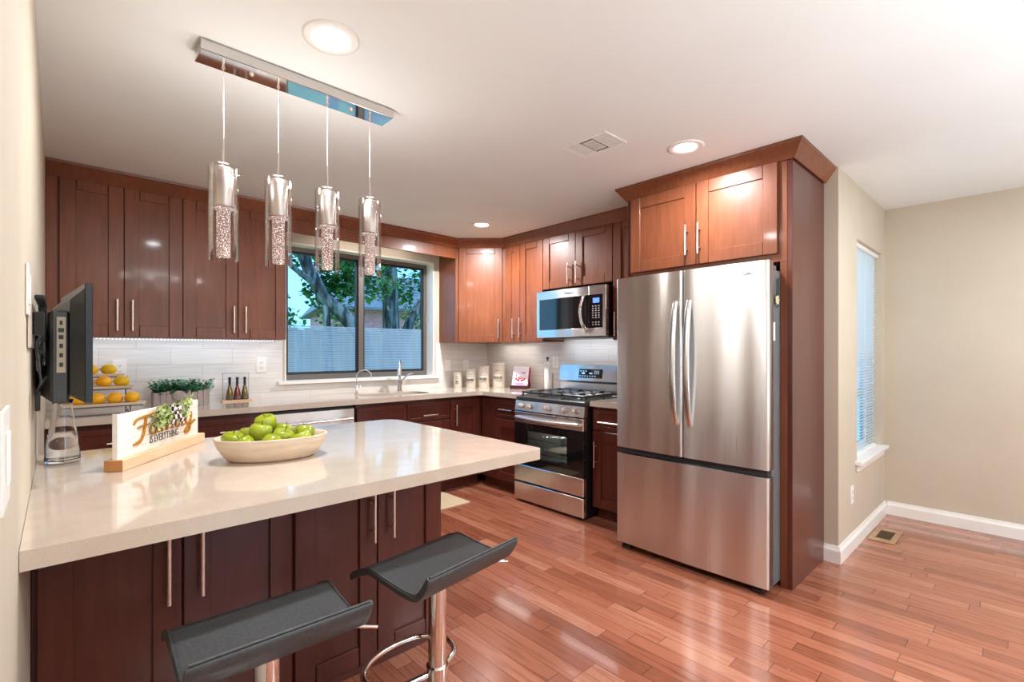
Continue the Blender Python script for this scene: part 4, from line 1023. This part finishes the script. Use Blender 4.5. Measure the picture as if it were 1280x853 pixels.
# script word, drawn as strokes in the plane of the board
def cat(pts, n=6):
    P = [Vector((p[0], p[1], 0)) for p in pts]; P = [P[0]*2-P[1]]+P+[P[-1]*2-P[-2]]; out = []
    for i in range(1, len(P)-2):
        for j in range(n):
            t = j/n; out.append(.5*((2*P[i])+(P[i+1]-P[i-1])*t+(2*P[i-1]-5*P[i]+4*P[i+1]-P[i+2])*t*t+(3*P[i]-P[i-1]-3*P[i+1]+P[i+2])*t**3))
    out.append(P[-2]); return out
ST = [([(-.05, .62), (.02, .78), (.18, .86), (.42, .90), (.62, .96)], .055), ([(.30, .86), (.27, .55), (.22, .15), (.12, -.12), (-.06, -.20)], .085), ([(.06, .46), (.2, .50), (.42, .52)], .045),
      ([(.62, .36), (.50, .40), (.42, .25), (.46, .08), (.58, .08), (.66, .36), (.65, .12), (.72, .06)], .06),
      ([(.78, .40), (.79, .06), (.82, .30), (.92, .38), (.95, .06), (.98, .30), (1.08, .38), (1.12, .12), (1.18, .06)], .058),
      ([(1.26, .38), (1.26, .14), (1.33, .06), (1.40, .12)], .058), ([(1.27, .52), (1.28, .55)], .06),
      ([(1.40, .12), (1.54, .50), (1.56, .86), (1.47, .84), (1.46, .40), (1.50, .08), (1.58, .10)], .058),
      ([(1.66, .46), (1.64, .20), (1.72, .10), (1.82, .22)], .06), ([(1.86, .62), (1.82, .20), (1.78, -.20), (1.68, -.34), (1.60, -.26), (1.68, -.10), (1.86, .06), (2.0, .18)], .075)]
k = MB(); sc_ = .196; hx_ = .17; ox, oz = .098, .085
for pts, w_ in ST:
    c_ = cat(pts); P = [(ox+p.x*sc_+p.y*.0, oz+p.y*.082) for p in c_]
    rs = []
    for i, p in enumerate(P):
        a = P[max(i-1, 0)]; b_ = P[min(i+1, len(P)-1)]; dx, dz = b_[0]-a[0], b_[1]-a[1]; l_ = math.hypot(dx, dz) or 1; nx, nz = -dz/l_, dx/l_
        e = min(i, len(P)-1-i); q = w_*.062*min(1, .55+e*.15)
        rs.append([(p[0]+nx*q, .021, p[1]+nz*q), (p[0]+nx*q, .0165, p[1]+nz*q), (p[0]-nx*q, .0165, p[1]-nz*q), (p[0]-nx*q, .021, p[1]-nz*q)])
    k.rings(rs, smooth=False)
k.done('script_lettering', M['gold'], bd)
text('small_lettering', 'IS EVERYTHING', .038, M['ink'], bd, (.275, .0213, .068), sx=.72)
k = MB(); rnd = random.Random(11)
cx_, cz_ = .295, .165
for i in range(130):
    sd = -1 if i % 2 else 1; u = rnd.random()
    x = cx_+sd*(.02+.11*u); z = cz_-.010+rnd.uniform(-.040, .034)+ (.012*u if sd > 0 else -.01*u)
    p = Vector((cx_, .012, cz_)); q = Vector((x, .004+rnd.uniform(-.012, .01), z)); k.tube([p, q], .0009, 4)
    for j in range(5):
        a = rnd.uniform(0, 2*PI); pp = p.lerp(q, .55+.45*j/4); leaf(k, pp, Vector((math.cos(a), -.5, math.sin(a))), rnd.uniform(.013, .021), .012, Vector((0, -1, .2)))
k.done('greenery', M['leaf2'], sg)
k = MB().use(M['check']); yb = -.004
for sd in (-1, 1):
    k.rings([[(cx_+sd*.004, yb-.006, cz_+.006), (cx_+sd*.004, yb-.006, cz_-.006)], [(cx_+sd*.03, yb-.014, cz_+.022), (cx_+sd*.03, yb-.014, cz_-.010)], [(cx_+sd*.042, yb, cz_+.018), (cx_+sd*.042, yb, cz_-.012)], [(cx_+sd*.02, yb+.006, cz_+.012), (cx_+sd*.02, yb+.006, cz_-.008)]], closed=False, cap=False)
    k.rings([[(cx_-.006, yb-.006, cz_), (cx_+.006, yb-.006, cz_)], [(cx_+sd*.025-.016, yb-.012, cz_-.035), (cx_+sd*.025+.016, yb-.012, cz_-.035)], [(cx_+sd*.04-.018, yb-.006, cz_-.062), (cx_+sd*.04+.018, yb-.006, cz_-.055)]], closed=False, cap=False)
k.sphere((cx_, yb-.008, cz_), .009, n=12, m=8)
k.done('checked_bow', None, sg)

bo = thing('fruit_bowl', 'pale carved oval wooden bowl filled with green apples on the peninsula', 'bowl', (.565, 1.868, CT), math.radians(-17))
BA, BB = .185, .125
MB().lathe([(0, 0), (.70, 0), (.80, .010), (.93, .045), (1.0, .078), (.985, .082), (.93, .079), (.86, .048), (.72, .018), (0, .014)], n=56, sx=BA, sy=BB).done('bowl', M['bowlwood'], bo)
def apple(x, y, z, rz, tilt, label, r=.0385):
    t = thing('green_apple', label, 'apple', (x, y, z), rz, 'green apples in the wooden bowl'); t.rotation_euler = (tilt, 0, rz)
    prof = []
    for i in range(19):
        a = PI*i/18; q = math.sin(a); zz = -math.cos(a)
        rr = r*(q**.85)*(1+.05*zz); z_ = r*.92*zz
        if zz > .6: z_ -= r*.30*((zz-.6)/.4)**2
        if zz < -.7: z_ += r*.16*((-zz-.7)/.3)**2
        prof.append((max(rr, .0005), z_))
    MB().lathe(prof, n=28).done('flesh', M['apple'], t)
    MB().tube([(0, 0, r*.55), (.001, 0, r*.8), (.005, 0, r*1.05)], .0014, 6).done('stem', M['stem'], t)
    return t
AP = [((.455, 1.945), .985, .3, .2, 'green apple at the left end of the bowl, farthest from the camera'), ((.468, 1.868), .976, 1, -.5, 'green apple at the left front of the bowl'),
      ((.520, 1.985), .990, 1, .1, 'green apple at the left back, half hidden under the stacked ones'), ((.548, 1.822), .974, 2, 1.15, 'green apple at the front centre with its core end showing'),
      ((.535, 1.905), 1.012, 1.4, .2, 'large green apple stacked in the middle, in front'), ((.572, 1.972), 1.034, 2.2, -.3, 'green apple topmost of the pile behind the stacked front one'),
      ((.604, 1.878), .988, .7, .3, 'small showing green apple in the centre right of the pile'), ((.630, 1.953), .995, 2, .5, 'green apple at the back right of the topmost'),
      ((.644, 1.812), .982, 1.1, -.4, 'green apple at the right front near the bowl rim'), ((.680, 1.880), .992, 2.7, .4, 'green apple at the right end of the pile')]
for (xy, z, rz, ti, lb_) in AP: apple(xy[0], xy[1], z, rz, ti, lb_)

vs = thing('glass_vase', 'tall clear glass vase half filled with water beneath the television', 'vase', (.012, 2.285, CT))
MB().lathe([(0, .0), (.044, .0), (.0475, .004), (.048, .012), (.042, .07), (.033, .13), (.027, .18), (.026, .20), (.029, .215), (.0275, .215), (.0245, .20), (.0255, .18), (.031, .13), (.0398, .07), (.0455, .014), (.044, .010), (0, .009)], n=48).done('vase', M['glass'], vs)
MB().lathe([(0, .0095), (.0438, .0105), (.0452, .0145), (.0396, .07), (.0355, .100), (0, .100)], n=48).done('water', M['water'], vs)

# television
tv = thing('television', 'black flat screen television seen edge-on with side ports, mounted on the left wall', 'television', (.062, 1.86, 1.325), math.radians(94.8))
TW, TH = .57, .345
# local x along depth (+Y), local y = towards the wall (-X)
MB().box(0, TW, -.012, .006, -TH/2, TH/2, .002).done('bezel', M['plastic_black'], tv)
MB().box(.012, TW-.012, -.0135, -.012, -TH/2+.014, TH/2-.01, 0).done('screen', M['black_glass'], tv)
k = MB(); a = [(.0, .006, -.155), (TW, .006, -.155), (TW, .006, .158), (.0, .006, .158)]; b_ = [(.035, .034, -.150), (TW-.035, .034, -.150), (TW-.035, .034, .125), (.035, .034, .125)]
k.rings([a, b_], smooth=False); k.done('back_shell', M['plastic_gray'], tv)
k = MB(); k.box(.045, TW-.045, .034, .074, -.172, .095, .006); hs = k.done('rear_housing', M['plastic_gray'], tv)
k = MB(); k.box(.042, .0455, .042, .062, -.085, .075, .001); pp = k.done('port_panel', M['port_panel'], hs)
k = MB()
for i, (z, w_) in enumerate(((.058, .003), (.037, .006), (.017, .005), (-.008, .004), (-.035, .004), (-.062, .004))): k.box(.0405, .042, .052-w_, .052+w_, z-.006, z+.006, .001)
k.done('ports', M['plastic_black'], pp)
br_ = thing('wall_bracket', 'black and chrome wall bracket with tangled cables behind the television', 'tv mount', (XL+.001, 1.66, 1.36), 0)
MB().box(0, .008, -.02, .20, -.05, .06, .002).done('wall_plate', M['nickel'], br_)
k = MB(); k.box(.008, .03, .02, .05, -.02, .04, .003); k.box(.012, .026, .05, .42, -.015, .0, .003); k.box(.010, .03, .06, .30, .072, .085, .003); k.box(.012, .03, .30, .33, -.05, .085, .002); k.done('arm', M['plastic_black'], br_)
k = MB(); rnd = random.Random(5)
for i in range(5):
    pts = [(.012+rnd.uniform(0, .014), .10+.05*i+rnd.uniform(-.02, .02), .04-.05*j+rnd.uniform(-.02, .02)) for j in range(4)]
    c_ = []
    for a in range(len(pts)-1):
        for t in range(5): c_.append(Vector(pts[a]).lerp(Vector(pts[a+1]), t/5)+Vector((0, .012*math.sin(t*1.3), 0)))
    k.tube(c_, .0035, 6)
k.tube([(.015, .10, -.08), (.022, .13, -.14), (.012, .10, -.17), (.020, .16, -.15), (.03, .2, -.13)], .003, 6)
k.box(.010, .020, .11, .15, -.215, -.165, .004)
k.done('cables', M['plastic_black'], br_)

# ------------------------------------------------------------------ stools
def cat3(pts, n=5):
    P = [Vector(p) for p in pts]; P = [P[0]*2-P[1]]+P+[P[-1]*2-P[-2]]; out = []
    for i in range(1, len(P)-2):
        for j in range(n):
            t = j/n; out.append(.5*((2*P[i])+(P[i+1]-P[i-1])*t+(2*P[i-1]-5*P[i]+4*P[i+1]-P[i+2])*t*t+(3*P[i]-P[i-1]-3*P[i+1]+P[i+2])*t**3))
    out.append(P[-2]); return out
def stool(x, y, rz, label):
    t = thing('bar_stool', label, 'bar stool', (x, y, 0), math.radians(rz), None)
    Wd, ZS = .362, .672
    prof = [(.176, -.044), (.170, -.034), (.14, -.018), (.094, .0005), (.088, .002), (.078, .0015), (.0, -.008), (-.07, -.014), (-.108, -.012), (-.130, .0), (-.150, .026), (-.164, .054)]
    P = cat(prof, 3); th = .019; top = []; bot = []
    for i, p in enumerate(P):
        a = P[max(i-1, 0)]; b_ = P[min(i+1, len(P)-1)]; d_ = (b_-a).normalized(); n = Vector((d_.y, -d_.x, 0)) if d_.x < 0 else Vector((-d_.y, d_.x, 0))
        n = Vector((-d_.y, d_.x, 0)); 
        if n.y < 0 and abs(d_.x) > .3: n = -n
        e = min(i, len(P)-1-i); q = th/2*min(1, .55+.2*e)
        top.append(p+n*q); bot.append(p-n*q)
    # keep the side of the sheet consistent
    for i in range(1, len(P)):
        if (top[i]-top[i-1]).length+(bot[i]-bot[i-1]).length > (top[i]-bot[i-1]).length+(bot[i]-top[i-1]).length: top[i], bot[i] = bot[i], top[i]
    loop = top+bot[::-1]
    k = MB(); rs = []
    for xx, sc2 in ((-Wd/2, .72), (-Wd/2+.006, .95), (-Wd/2+.014, 1), (Wd/2-.014, 1), (Wd/2-.006, .95), (Wd/2, .72)):
        r_ = []
        for i, p in enumerate(loop):
            j = i if i < len(P) else 2*len(P)-1-i; c_ = (top[j]+bot[j])/2; q = c_+(p-c_)*sc2; r_.append((xx, q.x, ZS+q.y))
        rs.append(r_)
    k.rings(rs); k.done('seat', M['leather'], t)
    k = MB()
    for sx_ in (-1, 1): k.tube([(sx_*(Wd/2-.004), p.x, ZS+p.y+.0) for p in top], .0028, 6)
    k.tube([(-Wd/2+.006+(Wd-.012)*i/8, P[-1].x, ZS+P[-1].y+.003) for i in range(9)], .003, 6)
    k.done('seat_piping', M['leather'], t)
    k = MB(); k.box(-.085, .085, -.085, .085, ZS-.030, ZS-.018, .003); k.cyl((0, 0, ZS-.06), (0, 0, ZS-.028), .034, n=24); k.done('seat_mount', M['plastic_black'], t)
    k = MB(); k.tube([(.02, -.0, ZS-.04), (.10, -.03, ZS-.045), (.19, -.06, ZS-.05), (.235, -.08, ZS-.06)], .0045, 8); k.done('lift_lever', M['chrome'], t)
    k = MB(); k.cyl((0, 0, .03), (0, 0, ZS-.05), .027, n=32); k.done('column', M['chrome'], t)
    k = MB(); k.cyl((0, 0, .32), (0, 0, .36), .033, n=28)
    k.tube(cat3([(0, .0, .34), (-.05, .02, .335), (-.13, .04, .335), (-.165, .09, .335), (-.15, .16, .335), (-.08, .205, .335), (.02, .21, .335), (.10, .18, .335), (.135, .11, .335), (.11, .04, .335), (.04, .01, .335), (0, 0, .34)]), .009, 10); k.done('footrest', M['chrome'], t)
    k = MB(); k.lathe([(0, .0), (.195, 0), (.198, .004), (.185, .012), (.10, .026), (.04, .040), (.028, .055), (0, .055)], n=48); k.done('base', M['chrome'], t)
    return t
stool(.352, 1.205, -1.5, 'black leather bar stool nearest the camera with its seat cut by the left foreground')
stool(.835, 1.225, 8, 'black leather bar stool at the right, under the free end of the peninsula')

# rug and register
mt = MB(); mt.prism(rrect(1.78, 2.60, 3.31, 3.76, .01), .0005, .008); tag(mt.done('floor_mat', M['mat_cloth']), 'tan floor mat lying in front of the sink cabinets', 'mat')
rv = thing('floor_register', 'tan framed heating register in the floor below the blind window', 'floor vent', (4.27, .715, 0), 0)
k = MB(); k.box(-.165, .165, -.075, -.042, .0005, .008, .002).box(-.165, .165, .042, .075, .0005, .008, .002).box(-.165, -.10, -.042, .042, .0005, .008, .002).box(.10, .165, -.042, .042, .0005, .008, .002); k.done('frame', M['brass_wood'], rv)
k = MB()
for i in range(14): k.box(-.098+i*.0143, -.090+i*.0143, -.042, .042, .002, .006, 0)
k.box(-.10, .10, -.042, .042, .0005, .0015, 0); k.done('grille', M['reg_dark'], rv)

# ------------------------------------------------------------------ outside
struct(MB().box(-14, 26, YB+.35, 34, -.5, -.35, 0), 'ground', M['grass'])
fn = thing('garden_fence', 'pinkish board fence across the yard beyond the window', 'fence', (0, 9.5, -.35))
k = MB(); 
for i in range(90): k.box(-2+i*.16, -2+i*.16+.15, 0, .025, 0, 2.06+.02*((i*5) % 3), .004)
k.done('boards', M['fence'], fn)
k = MB(); k.box(-2, 12.4, .03, .07, .4, .5); k.box(-2, 12.4, .03, .07, 1.6, 1.7); k.done('rails', M['fence'], fn)
hs_ = thing('neighbor_house', 'pale brick neighbouring house with grey roofs behind the tree', 'house', (1.5, 2.5, 0), math.radians(-14))
k = MB(); k.box(2.2, 9.5, 17, 24, -.35, 3.1, 0); k.box(11, 18, 15, 22, -.35, 3.2, 0); k.done('brick_wall', M['brickwall'], hs_)
def roof(k, x0, x1, y0, y1, z0, z1, o=.5):
    xm = (y0+y1)/2
    k.add([(x0-o, y0-o, z0-.1), (x1+o, y0-o, z0-.1), (x1+o, y1+o, z0-.1), (x0-o, y1+o, z0-.1), (x0+1, xm, z1), (x1-1, xm, z1)], [[0, 1, 5, 4], [1, 2, 5], [2, 3, 4, 5], [3, 0, 4], [0, 3, 2, 1]])
k = MB(); roof(k, 2.2, 9.5, 17, 24, 3.1, 4.9); roof(k, 11, 18, 15, 22, 3.2, 4.6); k.done('roof', M['shingle'], hs_)
k = MB(); k.box(1.7, 10, 16.4, 16.5, 2.94, 3.04); k.box(10.5, 18.5, 14.4, 14.5, 3.04, 3.14); k.done('gutter', M['shingle'], hs_)
k = MB()
for x in (4.0, 7.4): k.box(x, x+1.1, 16.96, 17.0, .9, 2.2, 0)
k.done('house_window', M['black_glass'], hs_)
def foliage(k, c, R_, n, rnd, ls=.11, flat=.75):
    for i in range(n):
        u = Vector((rnd.gauss(0, 1), rnd.gauss(0, 1), rnd.gauss(0, 1))).normalized()*R_*(rnd.random()**.45); p = Vector(c)+Vector((u.x, u.y, u.z*flat))
        a = Vector((rnd.uniform(-1, 1), rnd.uniform(-1, 1), rnd.uniform(-.8, .5))); leaf(k, p, a, ls*rnd.uniform(.7, 1.3), ls*.7)
def tree(name, label, limbs, blobs, seed, ls=.11, m='tleaf'):
    t = thing(name, label, 'tree', (0, 0, 0)); k = MB()
    for pts, r0, r1 in limbs:
        P = [Vector(p) for p in pts]; k.tube(P, r0, 10, rr=[r0+(r1-r0)*i/(len(P)-1) for i in range(len(P))])
    k.done('trunk', M['bark'], t); rnd = random.Random(seed); k = MB()
    for c, R_, n in blobs: foliage(k, c, R_, n, rnd, ls)
    k.done('foliage', M[m], t); return t
tree('shade_tree', 'big shade tree with thick trunk and forked limb in the right window pane',
     [([(4.42, 8, -.4), (4.40, 8, .8), (4.45, 8, 1.6), (4.42, 8, 2.6), (4.38, 8.1, 4.2)], .17, .13), ([(4.52, 8, .6), (4.62, 7.95, 1.4), (4.80, 7.9, 1.9), (5.02, 7.8, 2.3), (5.2, 7.7, 2.8)], .11, .07)],
     [((3.75, 7.6, 2.55), .55, 420), ((3.4, 8.2, 2.3), .45, 260), ((5.35, 8.2, 3.0), .8, 620), ((4.4, 8.3, 4.6), 1.3, 900), ((4.05, 8.6, 2.9), .5, 380), ((5.0, 8.8, 2.5), .4, 260), ((3.9, 9.2, 2.0), .4, 150), ((5.9, 9, 2.2), .7, 380)], 1)
tree('shade_tree', 'leaning tree whose dark branch crosses the left window pane diagonally',
     [([(3.55, 7, -.4), (3.50, 7, .9), (3.38, 7, 1.55), (3.1, 7, 1.85), (2.80, 7, 2.10), (2.58, 7, 2.5), (2.42, 7, 2.9), (2.2, 7, 3.4)], .14, .06), ([(2.58, 7, 2.5), (2.62, 7.1, 2.9), (2.55, 7.1, 3.4)], .06, .03), ([(2.95, 7, -.4), (2.92, 7.05, .9), (2.84, 7.0, 2.0)], .08, .05), ([(2.7, 7, 2.25), (2.3, 6.8, 2.45), (2.0, 6.7, 2.85)], .05, .02)],
     [((2.3, 7.4, 3.1), .8, 760), ((3.2, 7.6, 3.0), .7, 620), ((1.9, 7.2, 2.5), .42, 260), ((2.35, 7.9, 1.75), .33, 170), ((3.3, 7.9, 2.3), .45, 260), ((2.7, 8.0, 3.9), 1.2, 700), ((2.1, 8.2, 2.2), .6, 420), ((3.6, 8.4, 2.9), .7, 620)], 2)
tree('garden_shrub', 'pale leafy shrub behind the fence at the left of the window', [([(2.8, 12, -.35), (2.8, 12, 1.6)], .08, .04)], [((2.8, 12, 2.2), 1.0, 700), ((3.9, 13, 2.0), .8, 420)], 3, .14)
tree('garden_shrub', 'green leafy shrub beyond the forked trunk at the right of the window', [([(9.0, 13, -.35), (9.0, 13, 1.6)], .08, .04)], [((9.0, 13, 2.1), 1.2, 700), ((11.2, 13.5, 2.6), 1.3, 600)], 4, .14)
